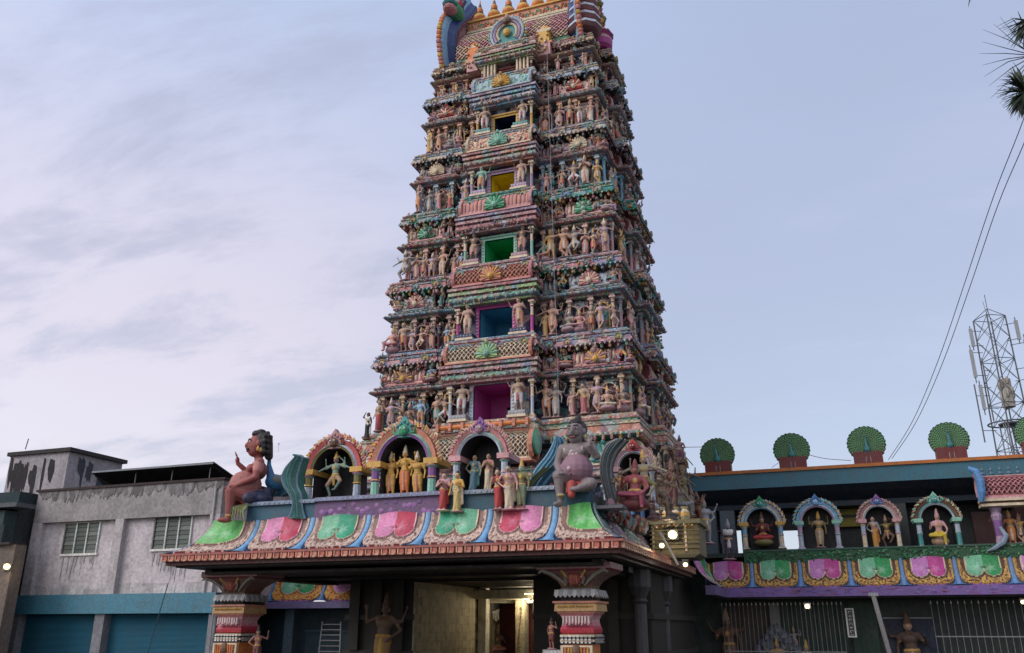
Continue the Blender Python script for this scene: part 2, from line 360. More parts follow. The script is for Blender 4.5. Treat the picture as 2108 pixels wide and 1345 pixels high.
# ------------------------------------------------------------------ tower geometry
XC, YC = -13.05, 38.6
def hw(z): return 6.0-.088*(z-9.6)
def hd(z): return 4.85-.104*(z-9.6)
R_ = -.32
WALLF = [(-.56,.1),(-.49,R_),(-.34,0),(.34,.85),(.49,0),(.56,R_),(1,.1)]
WALLS = [(-.55,.1),(-.44,R_),(.44,.7),(.55,R_),(1,.1)]
CORF = [(-.53,.1),(-.34,0),(.34,.85),(.53,0),(1,.1)]
CORS = [(-.46,.1),(.46,.7),(1,.1)]
def plan(z, fs, ss):
    w, d = hw(z), hd(z); pts = []
    def side(spec, L, f):
        u0 = -1
        for u1, p in spec: pts.append(f(u0*L, p)); pts.append(f(u1*L, p)); u0 = u1
    P0 = fs[0][1]; 
    side(fs, w, lambda a, p: (XC+a, YC-d-p)); side(ss, d, lambda a, p: (XC+w+p, YC+a))
    side(fs, w, lambda a, p: (XC-a, YC+d+p)); side(ss, d, lambda a, p: (XC-w-p, YC-a))
    # square corners: extend first/last points of each side to the shared corner
    out = []; n1 = 2*len(fs); n2 = 2*len(ss); idx = [0, n1, n1+n2, 2*n1+n2]
    q = list(pts)
    sg = [(-1,-1), (1,-1), (1,1), (-1,1)]
    for k, i in enumerate(idx):
        pf, pssd = fs[0][1], ss[0][1]
        cx = XC+sg[k][0]*(w+pssd); cy = YC+sg[k][1]*(d+pf)
        q[i] = (cx, cy); q[i-1] = None
    return [p for p in q if p is not None]
def offset(poly, d):
    n = len(poly); out = []
    for i in range(n):
        a = Vector(poly[i-1]); b = Vector(poly[i]); c = Vector(poly[(i+1) % n])
        e1 = (b-a).normalized(); e2 = (c-b).normalized()
        out.append((b.x+d*(e1.y+e2.y), b.y-d*(e1.x+e2.x)))
    return out
def sweep(mb, poly, prof, skip=None, cap=True):
    """prof: list (offset, z, colour of the strip above it)"""
    n = len(poly); rings = [[(x, y, z) for x, y in offset(poly, d)] for d, z, c in prof]; b = len(mb.v)
    for r in rings: mb.v += r
    for k in range(len(prof)-1):
        for i in range(n):
            if skip and skip(k, i): continue
            j = (i+1) % n
            mb.face((b+k*n+i, b+k*n+j, b+(k+1)*n+j, b+(k+1)*n+i), K(prof[k][2]))
    if cap: mb.face([b+(len(prof)-1)*n+i for i in range(n)], K(prof[-1][2]))
class Frame:
    """a local frame on a face of the tower: a along the face, b outward, z up"""
    def __init__(s, o, u, n): s.o = Vector(o); s.u = Vector(u); s.n = Vector(n)
    def __call__(s, a, b, z): return s.o+s.u*a+s.n*b+Vector((0,0,z))
def front(z): return Frame((XC, YC-hd(z), 0), (1,0,0), (0,-1,0))
def right(z): return Frame((XC+hw(z), YC, 0), (0,1,0), (1,0,0))
def left(z): return Frame((XC-hw(z), YC, 0), (0,-1,0), (-1,0,0))
def fbox(mb, F, a0, a1, b0, b1, z0, z1, col):
    p = [F(a, b, z) for z in (z0, z1) for b in (b0, b1) for a in (a0, a1)]
    n = len(mb.v); mb.v += [tuple(q) for q in p]; col = K(col)
    for q in ((0,1,3,2),(4,6,7,5),(0,4,5,1),(2,3,7,6),(0,2,6,4),(1,5,7,3)): mb.face([n+i for i in q], col)
def curl(mb, F, a, b, z, s, col, flip=1):
    """a small stucco scroll"""
    pts = []
    for k in range(6):
        t = k/5*4.2; r = s*(1-.17*k)*.5
        pts.append(F(a+flip*r*math.cos(t), b, z+r*math.sin(t)))
    mb.tube(pts, [s*.16]*3+[s*.13]*3, col, n=4)
def lattice_col(nu, nv, bar, hole):
    def f(u, v):
        x = u*nu; y = v*nv; a = (x+y) % 1; b = (x-y) % 1
        if abs(a-.5) < .15 or abs(b-.5) < .15: return bar
        return hole
    return f
def rib_col(nu, c1, c2, dk):
    def f(u, v):
        x = (u*nu) % 1
        if v < .1 or v > .9: return c2
        return dk if x < .22 or x > .9 else (c1 if x < .62 else c2)
    return f
def barrel(name, parent, F, a0, a1, b, z0, h, kind, cols, depth=.45, face=None, knobs=True):
    """miniature vaulted roof on a ledge, facing outward; kind lattice | rib | scroll"""
    mb = MB(); W = a1-a0; c1, c2, dk = cols
    nu = max(8, int(W/.035)) if kind != 'scroll' else max(8, int(W/.05)); nv = max(8, int(h*.8/.035))
    def prof(v):
        t = v*PI/2; return (b+depth*(.25+.75*math.cos(t)**.8 if v < 1 else .25)+.06*math.sin(2*t), z0+.12*h+.74*h*math.sin(t)**1.05 if v > 0 else z0+.12*h)
    if kind == 'lattice': cf = lattice_col(W/.21, h*.9/.21, c1, (.05,.012,.015))
    elif kind == 'rib': cf = rib_col(W/.2, c1, c2, dk)
    else:
        def cf(u, v):
            q = noise.noise(Vector((u*W*7, v*h*7, a0+z0))); return c1 if q > .12 else (c2 if q > -.2 else dk)
    def S(u, v):
        bb, z = prof(v); x = a0+u*W
        e = 0
        if kind == 'lattice': e = .045 if cf(u, v) == c1 else 0
        if kind == 'rib': e = .04*abs(math.sin(u*W/.2*PI))
        if kind == 'scroll': e = .04*noise.noise(Vector((x*7, z*7, 0)))
        return F(x, bb+e, z)
    mb.grid(S, nu, nv, cf)
    # closed ends, base and ridge mouldings
    for a in (a0, a1):
        ps = [F(a, prof(k/8)[0], prof(k/8)[1]) for k in range(9)]+[F(a, b-.1, z0+.86*h), F(a, b-.1, z0+.12*h)]
        n = len(mb.v); mb.v += [tuple(p) for p in ps]; mb.face(range(n, n+len(ps)), K(dk))
    fbox(mb, F, a0-.06, a1+.06, b-.05, b+depth+.1, z0, z0+.07*h, c2); fbox(mb, F, a0-.02, a1+.02, b-.05, b+depth+.04, z0+.07*h, z0+.13*h, c1)
    fbox(mb, F, a0-.03, a1+.03, b-.1, b+depth*.25+.08, z0+.84*h, z0+.91*h, c1); fbox(mb, F, a0-.05, a1+.05, b-.12, b+depth*.25+.12, z0+.91*h, z0+.95*h, c2)
    if knobs:
        n = max(2, int(W/.38))
        for k in range(n):
            p = F(a0+(k+.5)*W/n, b+depth*.12, z0+.95*h); mb.lathe(p, [(.045,0),(.03,.04),(.07,.08),(.06,.14),(.02,.18),(.012,.26)], ['cream','cream','gold','cream','gold'], n=6)
    o = mb.build(name, parent)
    # gable ends: horseshoe scrolls
    for s, a in ((-1, a0), (1, a1)):
        g = MB(); r = h*.42; F2 = F
        pts = [F(a+s*.05, b+depth*.45+r*math.cos(t)*.8, z0+.45*h+r*math.sin(t)) for t in [(-.9+k*(PI+1.8)/12) for k in range(13)]]
        g.tube(pts, r*.2, c2, n=5); g.prism([F(a+s*.02, b+depth*.45+r*.75*math.cos(2*PI*k/10), z0+.45*h+r*.9*math.sin(2*PI*k/10)) for k in range(10)], F.u*s*.05, 'maroon')
        g.blob(F(a+s*.08, b+depth*.45, z0+.95*h), r*.3, c1)
        ORGP = g.build('gable_scroll', o)
    if face:
        g = MB(); am = (a0+a1)/2; r = h*.46; fc, pc = face
        zc = z0+.3*h
        # fanned gable ornament: ring of petals round a small mask
        g.prism([F(am+r*1.0*math.cos(t), b+depth+.06, zc+r*1.05*max(-.35, math.sin(t))) for t in [2*PI*k/16 for k in range(16)]], F.n*.08, fc)
        for k in range(11):
            t = -.25+k*(PI+.5)/10; g.tube([F(am+r*.25*math.cos(t), b+depth+.15, zc+r*.25*math.sin(t)), F(am+r*1.08*math.cos(t), b+depth+.13, zc+r*1.12*math.sin(t))], [.03, .07], pc if k % 2 else fc, n=5)
        g.blob(F(am, b+depth+.2, zc), (r*.3, r*.3, r*.34), pc, 8, 5); g.blob(F(am, b+depth+.2, zc+r*1.15), r*.2, fc)
        g.build('fan_ornament', o)
    return o
def pilaster(F, a, b, z0, z1, w, col, cap, parent):
    mb = MB(); h = z1-z0
    fbox(mb, F, a-w*.75, a+w*.75, b-w, b+w*.6, z0, z0+h*.07, cap)
    mb.lathe(F(a, b, z0), [(w*.62,h*.07),(w*.5,h*.1),(w*.46,h*.5),(w*.6,h*.53),(w*.46,h*.56),(w*.44,h*.76),(w*.7,h*.79),(w*.45,h*.83),(w*.8,h*.89)], [cap,col,col,cap,cap,col,cap,cap], n=8)
    fbox(mb, F, a-w*.9, a+w*.9, b-w, b+w*.9, z0+h*.89, z0+h*.94, cap); fbox(mb, F, a-w*.7, a+w*.7, b-w, b+w*.7, z0+h*.94, z1, col)
    mb.build('pilaster', parent)
def entab(mb, poly, z0, T, cs, skip=None):
    """curved eave moulding between walls and miniature roofs"""
    c1, c2, c3 = cs; h = T
    pr = [(-.3,z0,c3),(-.02,z0+.02*h,c3),(.02,z0+.2*h,c2),(.12,z0+.24*h,c1),(.24,z0+.3*h,c1),(.27,z0+.42*h,c1),(.2,z0+.56*h,c1),(.06,z0+.66*h,c2),(.06,z0+.74*h,c2),(.1,z0+.76*h,c3),(.1,z0+.86*h,c3),(.0,z0+.9*h,c1),(0,z0+h,c1),(-.6,z0+h+.005,c1)]
    sweep(mb, poly, pr)
def cornice(mb, poly, z0, z1, cs):
    c1, c2, c3, under = cs; h = z1-z0
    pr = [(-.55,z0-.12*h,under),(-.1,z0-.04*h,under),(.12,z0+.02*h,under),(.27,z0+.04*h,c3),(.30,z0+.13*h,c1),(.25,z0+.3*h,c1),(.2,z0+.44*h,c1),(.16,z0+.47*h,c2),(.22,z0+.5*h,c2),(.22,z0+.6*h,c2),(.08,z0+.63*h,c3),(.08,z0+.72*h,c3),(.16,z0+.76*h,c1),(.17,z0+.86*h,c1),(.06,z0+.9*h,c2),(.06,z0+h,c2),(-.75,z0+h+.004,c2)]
    sweep(mb, poly, pr)
def edges(poly, d):
    q = offset(poly, d); n = len(q)
    for i in range(n):
        a = Vector((*q[i],0)); b = Vector((*q[(i+1) % n],0)); e = b-a; L = e.length
        if L < .3: continue
        e.normalize(); nn = Vector((e.y, -e.x, 0))
        if nn.y > .5 or nn.x < -.5: continue     # only the faces the square can see in detail
        yield Frame(a, e, nn), L
def trim(mb, poly, d, z, kind, cols, step=.33, size=.1, name='beads'):
    k = 0
    for F, L in edges(poly, d):
        n = max(1, int(L/step))
        for i in range(n):
            a = (i+.5)*L/n; c = cols[k % len(cols)]; k += 1
            if kind == 'bead': mb.blob(F(a, 0, z), size, c, 6, 4)
            elif kind == 'bracket': fbox(mb, F, a-size*.4, a+size*.4, -.25, .02, z-size, z+size*.6, c); mb.blob(F(a, .0, z-size), size*.4, c, 5, 3)
            elif kind == 'curl': curl(mb, F, a, .02, z, size, c, 1 if i % 2 else -1)
            elif kind == 'leaf':
                mb.prism([F(a-size*.6, 0, z), F(a+size*.6, 0, z), F(a+size*.3, .04, z-size*.8), F(a, .06, z-size*1.3), F(a-size*.3, .04, z-size*.8)], F.n*.03, c)
            elif kind == 'nasi':
                r = size*(.8+.4*random.random())
                mb.prism([F(a+r*math.cos(t), 0, z+r*max(-.5, math.sin(t)*1.15)) for t in [2*PI*q/10 for q in range(10)]], F.n*.07, c)
                mb.tube([F(a+r*math.cos(t), .08, z+r*math.sin(t)*1.15) for t in [-.5+q*(PI+1)/7 for q in range(8)]], r*.2, cols[(k+1) % len(cols)], n=4)
                mb.blob(F(a, .09, z), r*.38, cols[(k+2) % len(cols)], 6, 4)

tower = thing('temple_tower', (XC, YC, 0), 'tall tapering many tiered tower crowded with painted statues', 'temple tower')
DOOR = [(.5,.08,.33), (.07,.30,.46), (.02,.46,.16), (.85,.66,.03), 'navy', 'black']
DWORD = ['magenta', 'blue', 'green', 'yellow', 'gold-framed', 'smallest topmost']
ZB = [9.9, 13.7, 17.5, 21.3, 24.95, 28.6, 30.75]
DW = [1.75, 1.6, 1.45, 1.25, 1.15, .85]
TH = [ # wall, entab cols, cornice cols, centre entab, barrel kinds, frame col
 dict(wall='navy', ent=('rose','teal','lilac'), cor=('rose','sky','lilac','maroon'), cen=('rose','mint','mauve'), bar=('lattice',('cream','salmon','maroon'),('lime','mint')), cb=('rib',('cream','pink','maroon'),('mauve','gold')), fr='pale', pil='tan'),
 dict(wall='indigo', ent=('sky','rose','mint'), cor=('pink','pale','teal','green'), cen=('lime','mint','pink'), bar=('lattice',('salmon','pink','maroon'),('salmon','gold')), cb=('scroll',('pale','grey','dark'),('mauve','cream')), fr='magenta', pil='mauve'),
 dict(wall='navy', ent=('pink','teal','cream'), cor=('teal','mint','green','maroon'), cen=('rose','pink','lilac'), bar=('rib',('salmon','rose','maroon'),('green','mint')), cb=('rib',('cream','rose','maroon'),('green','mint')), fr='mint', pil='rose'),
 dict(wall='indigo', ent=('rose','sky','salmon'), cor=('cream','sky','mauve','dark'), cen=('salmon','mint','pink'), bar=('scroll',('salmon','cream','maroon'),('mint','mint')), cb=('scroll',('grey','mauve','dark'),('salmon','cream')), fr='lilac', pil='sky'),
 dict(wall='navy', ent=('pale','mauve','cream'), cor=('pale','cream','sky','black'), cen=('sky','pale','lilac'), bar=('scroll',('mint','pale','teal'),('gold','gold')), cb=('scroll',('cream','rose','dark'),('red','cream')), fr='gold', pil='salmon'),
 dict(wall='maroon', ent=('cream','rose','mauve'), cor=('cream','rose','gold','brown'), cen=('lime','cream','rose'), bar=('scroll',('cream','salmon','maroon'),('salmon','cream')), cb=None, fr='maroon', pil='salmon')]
def doorway(F, b, z0, w, h, col, fr, parent, depth=2.1, hole=True):
    """a deep painted recess with its frame"""
    mb = MB(); c = K(col); x0, x1 = -w/2, w/2; z1 = z0+h
    q = lambda *p: mb.quad(*[F(*k) for k in p], c)
    q((x0,b,z0),(x0,b-depth,z0),(x0,b-depth,z1),(x0,b,z1)); q((x1,b,z0),(x1,b,z1),(x1,b-depth,z1),(x1,b-depth,z0))
    q((x0,b,z1),(x0,b-depth,z1),(x1,b-depth,z1),(x1,b,z1)); q((x0,b,z0),(x1,b,z0),(x1,b-depth,z0),(x0,b-depth,z0))
    d0, d1, dz = x0+w*.45, x1-w*.02, z0+h*.68   # inner opening, a short box coloured black for the unlit passage
    q((x0,b-depth,z0),(d0,b-depth,z0),(d0,b-depth,z1),(x0,b-depth,z1)); q((d0,b-depth,dz),(x1,b-depth,dz),(x1,b-depth,z1),(d0,b-depth,z1))
    q((d1,b-depth,z0),(x1,b-depth,z0),(x1,b-depth,dz),(d1,b-depth,dz))
    c = K('black'); e = b-depth-1.2
    q((d0,b-depth,z0),(d0,e,z0),(d0,e,dz),(d0,b-depth,dz)); q((d1,b-depth,z0),(d1,b-depth,dz),(d1,e,dz),(d1,e,z0)); q((d0,e,z0),(d1,e,z0),(d1,e,dz),(d0,e,dz))
    q((d0,b-depth,dz),(d0,e,dz),(d1,e,dz),(d1,b-depth,dz)); q((d0,b-depth,z0),(d1,b-depth,z0),(d1,e,z0),(d0,e,z0))
    o = mb.build('doorway', parent, jit=.02, recalc=False)
    mb = MB(); t = .11
    fbox(mb, F, x0-t*1.6, x0, b-.1, b+.06, z0, z1+t, fr); fbox(mb, F, x1, x1+t*1.6, b-.1, b+.06, z0, z1+t, fr); fbox(mb, F, x0, x1, b-.1, b+.058, z1, z1+t, fr)
    fbox(mb, F, x0-t*1.9, x1+t*1.9, b-.1, b+.12, z1+t, z1+t*1.7, fr)
    for s in (x0-t*.8, x1+t*.8):
        for k in range(int(h/.16)): mb.blob(F(s, b+.07, z0+.1+k*.16), (.06,.04,.05), mixc(fr, 'white', .45), 5, 3)
    mb.build('door_frame', parent)

statue_rows = {}
def fill_clutter(core, cm, F, W, z0, zw, ze, zc, z1, k, last):
    rr = random.Random(50+k); cols = ['cream','rose','salmon','tan','mint','pale','gold','brown','pink','teal','cream','grey']
    Rf = right(z0+1)
    def lump(mb, Fq, a, b, z, s):
        c = rr.choice(cols); q = rr.random()
        if q < .35: mb.blob(Fq(a, b, z), (s*rr.uniform(.5,1.1), s*rr.uniform(.5,1), s*rr.uniform(.6,1.3)), c, 6, 4)
        elif q < .6: curl(mb, Fq, a, b, z, s*2, c, rr.choice((-1,1)))
        elif q < .8: mb.tube([Fq(a,b,z-s), Fq(a+rr.uniform(-s,s),b+s*.6,z+s*.3), Fq(a+rr.uniform(-s,s),b+s*.3,z+s*1.5)], [s*.4,s*.45,s*.2], c, n=5)
        else:   # tiny crouching figure
            mb.blob(Fq(a,b,z), (s*.6,s*.5,s*.8), c, 6, 4); mb.blob(Fq(a,b+s*.2,z+s*1.1), s*.42, rr.choice(('tan','cream','salmon')), 6, 4); mb.tube([Fq(a-s*.6,b,z+s*.4),Fq(a-s*1.1,b+s*.4,z)], s*.22, c, n=4); mb.tube([Fq(a+s*.6,b,z+s*.4),Fq(a+s*1.0,b+s*.3,z+s*.9)], s*.22, c, n=4)
    wc = W*.34
    for i in range(150 if not last else 60):
        a = rr.choice((-1,1))*rr.uniform(wc+.15, W*.99); lump(core, F, a, rr.uniform(-.3,.05), rr.uniform(z0+.15, zw), rr.uniform(.05,.13))
    for i in range(110 if not last else 50):
        a = rr.choice((-1,1))*rr.uniform(wc+.1, W*1.0); lump(core, F, a, rr.uniform(-.25,.3), rr.uniform(ze, zc), rr.uniform(.06,.15))
    for i in range(70): lump(core, F, rr.uniform(-wc-.1, wc+.1), 1.06+rr.uniform(0,.08), rr.uniform(zw+.05, zw+(z1-z0)*.2), rr.uniform(.04,.08))
    for i in range(60): lump(cm, F, rr.choice((-1,1))*rr.uniform(wc, W*1.02), .2+rr.uniform(0,.1), rr.uniform(zc+.1, z1-.05), rr.uniform(.05,.11))
    D = hd(z0+1)
    for i in range(120): lump(core, Rf, rr.uniform(-D, D), rr.uniform(-.2,.1) if True else 0, rr.choice((rr.uniform(z0+.15,zw), rr.uniform(ze,zc))), rr.uniform(.06,.15))
    for i in range(70): u = rr.uniform(-D*.46, D*.46); lump(core, Rf, u, .7+rr.uniform(0,.15), rr.uniform(z0+.15,zc), rr.uniform(.06,.14))
    # halo arches behind the figures
    for s in (-1, 1):
        for u in (.62,.72,.86,.43)[: 4 if not last else 2]:
            if rr.random() < .3: continue
            a = s*u*W; h = (zw-z0); r = rr.uniform(.26,.36); zc2 = z0+h*.62; c = rr.choice(cols); c2 = rr.choice(cols)
            P_ = [F(a-r*.95, -.06, z0+.1)]+[F(a+r*math.cos(PI-t), -.04, zc2+r*1.1*math.sin(t)) for t in [PI*q/10 for q in range(11)]]+[F(a+r*.95, -.06, z0+.1)]
            core.tube(P_, .05, c, n=5)
            for q in range(9): t = PI*q/8; core.blob(F(a+r*1.2*math.cos(t), -.03, zc2+r*1.3*math.sin(t)), .05, c2, 5, 3)
def storey(k):
    z0, z1 = ZB[k], ZB[k+1]; T = z1-z0; th = TH[k]; last = k == 5
    zr = z0+T*.3
    zw = z0+T*(.46 if not last else .42); ze = z0+T*(.585 if not last else .6); zc = z0+T*(.82 if not last else .7)
    pw = plan(zr, WALLF, WALLS); pc = plan(zr+.6, CORF, CORS)
    core = MB()
    fi = len([1 for u, p in WALLF[:3]])*2    # edge index of the central bay front
    # walls, leaving out the doorway bay
    cen = None
    ow = offset(pw, -.3)
    bx = [i for i in range(len(ow)) if abs(ow[i][1]-ow[(i+1) % len(ow)][1]) < 1e-6 and ow[i][1] < YC-hd(zr)-.4 and abs(ow[i][0]-ow[(i+1) % len(ow)][0]) > 2][0]
    sweep(core, pw, [(-.3,z0-.02,th['wall']),(-.3,zw,th['wall'])], skip=lambda kk, i: i == bx, cap=False)
    F = front(zr); w = DW[k]; dh = [1.74, 1.62, 1.45, 1.38, 1.2, .55][k]; bc = .85-.3; Xw = hw(zr)*.34-.3
    for s in (-1, 1):
        a, b_ = sorted((s*Xw, s*w/2)); core.quad(F(a,bc,z0-.02), F(b_,bc,z0-.02), F(b_,bc,zw), F(a,bc,zw), th['wall'])
    core.quad(F(-w/2,bc,z0+dh), F(w/2,bc,z0+dh), F(w/2,bc,zw), F(-w/2,bc,zw), th['wall'])
    # base step of the ledge
    sweep(core, pw, [(.02,z0-.02,'teal' if k < 3 else 'grey'),(.02,z0+.07,'teal' if k < 3 else 'grey'),(-.4,z0+.075,th['cor'][0])], skip=lambda kk, i: False, cap=False)
    entab(core, pw, zw, ze-zw, th['ent'])
    sweep(core, offset(pc, -.5), [(0,ze,th['wall']),(0,zc,th['wall'])], cap=False)
    # the deeper entablature of the central bay
    for (b0, b1, q0, q1, cc) in [(.6,.98,.0,.25,0),(.6,1.12,.25,.45,1),(.6,1.02,.45,.6,2),(.6,1.16,.6,.78,0),(.6,1.05,.78,.9,1),(.6,1.2,.9,1.06,2)]:
        zt = z0+T*.46 if not last else zw; hh = T*(.2 if not last else .25); wc = hw(zr)*.34+b1-.9
        fbox(core, F, -wc, wc, b0, b1, zt+hh*q0+.003, zt+hh*q1, th['cen'][cc])
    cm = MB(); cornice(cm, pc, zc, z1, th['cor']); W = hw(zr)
    # trims
    pc_ = pc
    us = {4: ('bead', ['white'], .36, .075), 3: ('bracket', ['mauve','dark'], .3, .12), 5: ('bead', ['white'], .4, .06)}.get(k, ('bracket', ['gold','pink','mint'], .34, .13))
    trim(cm, pc_, .2, zc-.0, us[0], us[1], us[2], us[3], 'cornice_beads')
    trim(cm, pc_, .27, zc+.28*(z1-zc), 'nasi', ['cream', th['cor'][1], 'gold', th['cor'][0], 'mint'], 1.05, .16, 'cornice_scrolls')
    trim(cm, pc_, .30, zc+.09*(z1-zc), 'leaf', [th['cor'][0], th['cor'][2], 'cream'], .21, .1, 'cornice_leaves')
    trim(cm, pc_, .2, zc+.55*(z1-zc), 'curl', ['cream', 'gold', th['cor'][0]], .3, .14, 'ledge_scrolls')
    trim(core, pw, .26, zw+.36*(ze-zw), 'curl', ['cream', 'gold', 'rose', 'mint'], .3, .17, 'eave_scrolls')
    trim(core, pw, .1, zw+.8*(ze-zw), 'curl', ['cream', 'salmon', th['ent'][0]], .24, .13, 'frieze_scrolls')
    trim(core, pw, .0, zw+.1*(ze-zw), 'bead', ['cream', th['ent'][1]], .2, .055, 'frieze_beads')
    pz0, pz1 = z0+.06, zw+.02
    for s in (-1, 1):
        for u0, u1 in ((.4,.445),(.64,.74),(.82,.92)):
            cpan = random.choice(['maroon','navy','dark','teal','brown','maroon']); a0, a1 = sorted((s*u0*W, s*u1*W)); bb = -.3 if u0 < .5 else -.2
            fbox(core, F, a0, a1, bb-.05, bb+.04, pz0+.15, pz1-.25, cpan); fbox(core, F, a0-.05, a1+.05, bb-.05, bb+.07, pz1-.25, pz1-.15, th['pil']); fbox(core, F, a0-.03, a1+.03, bb-.05, bb+.1, pz0+.05, pz0+.15, 'cream')
    fill_clutter(core, cm, F, W, z0, zw, ze, zc, z1, k, last)
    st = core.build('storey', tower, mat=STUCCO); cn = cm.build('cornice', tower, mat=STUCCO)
    doorway(F, bc, z0+.03, w, dh-.06, DOOR[k], th['fr'], st)
    hz = zc-ze
    W = hw(zr)
    if not last:
        kd, cs, fc = th['cb']
        for s in (-1, 1):
            a0, a1 = sorted((s*W*.62, s*W*.93)); barrel('miniature_roof', st, F, a0, a1, -.5, ze, hz*1.02, kd, cs, depth=.55, face=fc if (k+s) % 2 else (th['cor'][0], 'cream'))
            a0, a1 = sorted((s*W*.375, s*W*.475)); barrel('miniature_roof', st, F, a0, a1, -.5, ze, hz*.9, 'rib' if k % 2 else kd, cs, depth=.4, knobs=True)
        Rf = right(zr); D = hd(zr)
        barrel('miniature_roof', st, Rf, -D*.92, -D*.62, -.5, ze, hz, kd, cs, depth=.55)
        barrel('miniature_roof', st, Rf, -D*.36, D*.36, -.1, ze, hz, kd, cs, depth=.55, face=fc)
        barrel('miniature_roof', st, Rf, D*.62, D*.92, -.5, ze, hz, kd, cs, depth=.55)
        Lf = left(zr); barrel('miniature_roof', st, Lf, -D*.36, D*.36, -.1, ze, hz, kd, cs, depth=.55, face=fc); barrel('miniature_roof', st, Lf, D*.62, D*.92, -.5, ze, hz, kd, cs, depth=.55)
    # central lattice band in front of the cornice above, with the railing of the next door ledge
    kd, cs, fc = th['bar']; zl = z0+T*.68; hl = T*.27
    if not last: barrel('lattice_band', cn, F, -W*.33, W*.33, .72, zl, hl, kd, cs, depth=.42, face=fc)
    # pilasters
    pz0, pz1 = z0+.06, zw+.02; wp = .15
    for s in (-1, 1):
        for u in (.385, .46, .6, .78, .955): pilaster(F, s*u*W, -.02 if u < .5 else .04, pz0, pz1, wp, th['pil'], mixc(th['pil'], 'cream', .5), st)
        pilaster(F, s*(W*.34-.1), .75, pz0, pz1, wp, th['fr'], 'cream', st)
    Rf = right(zr); D = hd(zr)
    for u in (-.95, -.6, -.38, -.12, .12, .38, .6, .95): pilaster(Rf, u*D, .04 if abs(u) > .5 else .42, pz0, pz1, wp, th['pil'], mixc(th['pil'], 'teal', .5), st)
    Lf = left(zr)
    for u in (.95, .6, .38): pilaster(Lf, u*D, .04 if abs(u) > .5 else .42, pz0, pz1, wp, th['pil'], mixc(th['pil'], 'teal', .5), st)
    # ---------------- statues
    hS = T*.42; rows = []
    if last: hS = .95
    sh = lambda seq, i: seq[(i*5+k*3) % len(seq)]
    poses = ['saree','archer','bless','lalita','flute','staff','dancer','carry','raised','hip','lotus','namaste']
    xs = [-.97, -.86, -.78, -.7, -.6, -.47, -.4, .4, .47, .6, .69, .78, .86, .97]
    if k >= 3: xs = [-.96, -.84, -.72, -.6, -.43, .43, .6, .72, .84, .96]
    if last: xs = [-.9, -.72, -.52, .45, .62, .8, .94]
    group = 'painted statues on the tower ledges'
    def put(F, a, b, z, h, kind, pi, lab, rz, base=True):
        o = statue(kind, pi, F(a, b, z), h, rz, lab, group); return o
    allx = [(x*W, 0) for x in xs]
    gx = w/2+.42+(.05 if k < 3 else .0)
    if not last: allx += [(-gx, 1), (gx, 1)]
    allx.sort(); n = len(allx)
    ordw = ['first','second','third','fourth','fifth','sixth','seventh','eighth','ninth','tenth','eleventh','twelfth','thirteenth','fourteenth','fifteenth','sixteenth']
    for i, (a, g) in enumerate(allx):
        if g:
            kind = 'guard' if k != 2 else 'hip'; pi = [6, 2, 9, 1, 6][k]; h = hS*1.0
            put(F, a, .85, z0+.28, h, kind, pi+(1 if a > 0 and k in (1,3) else 0), f'large guardian statue on a plinth, {"left" if a < 0 else "right"} of the {DWORD[k]} tower doorway', random.uniform(-.1,.1))
            mb = MB(); fbox(mb, F, a-.42, a+.42, .6, 1.28, z0+.0, z0+.1, 'cream'); fbox(mb, F, a-.38, a+.38, .6, 1.22, z0+.1, z0+.3, ['grey','navy','mauve','lilac','teal'][k])
            for q in range(5): mb.blob(F(a-.3+q*.15, 1.23, z0+.2), .035, 'pale', 5, 3)
            mb.build('statue_plinth', st)
        else:
            kind = sh(poses, i); pi = (i*7+k*5) % 12; u = abs(a)/W; hh = hS*random.uniform(.66, 1.02)
            if kind in ('lotus','lalita'): hh *= 1.0
            if k >= 3 and pi in (1,4,11): pi = (pi+1) % 12
            bb = random.uniform(.12, .24)+(.1 if u > .55 else 0)
            put(F, a, bb, z0+.08, hh, kind, pi, f'{PALS[pi][0]} statue with {POSEW[kind]}, {ordw[i]} from left in the {DWORD[k].replace(" topmost","")} doorway row', random.uniform(-.35,.35)+(0.5 if u > .95 and a > 0 else (-.5 if u > .95 else 0)))
    # right side row
    us_ = [-.82, -.68, -.3, .0, .3, .75] if not last else [-.6, .1]
    for i, u in enumerate(us_):
        kind = sh(poses, i+3); pi = (i*5+k*3+2) % 12
        put(Rf, u*D, .2+(.4 if abs(u) < .5 else .1), z0+.08, hS*random.uniform(.8,.95), kind, pi, f'{PALS[pi][0]} statue, {ordw[i]} on the right side level with the {DWORD[k]} doorway', PI/2+random.uniform(-.4,.4))
    # small upper row between the miniature roofs
    if not last:
        for i, u in enumerate([-.95, -.545, -.345, .345, .545, .97]):
            kind = ['lalita','lotus','saree','hip','lotus','dancer'][(i+k) % 6]; pi = (i*3+k*7+1) % 12
            if abs(u) < .4: b2 = .35
            else: b2 = .02
            put(F, u*W, b2, ze+.02, hz*1.15, kind, pi, f'small {PALS[pi][0]} figure, {ordw[i]} from left in the upper row above the {DWORD[k].split()[0]} doorway', random.uniform(-.2,.2))
        for i, u in enumerate([-.98, -.52, .5]):
            pi = (i*5+k*2+3) % 12
            put(Rf, u*D, .08, ze+.02, hz*1.1, ['lotus','hip','lalita'][(i+k) % 3], pi, f'small {PALS[pi][0]} figure, {ordw[i]} on the upper right side above the {DWORD[k]} row', PI/2)
for k in range(6): storey(k)

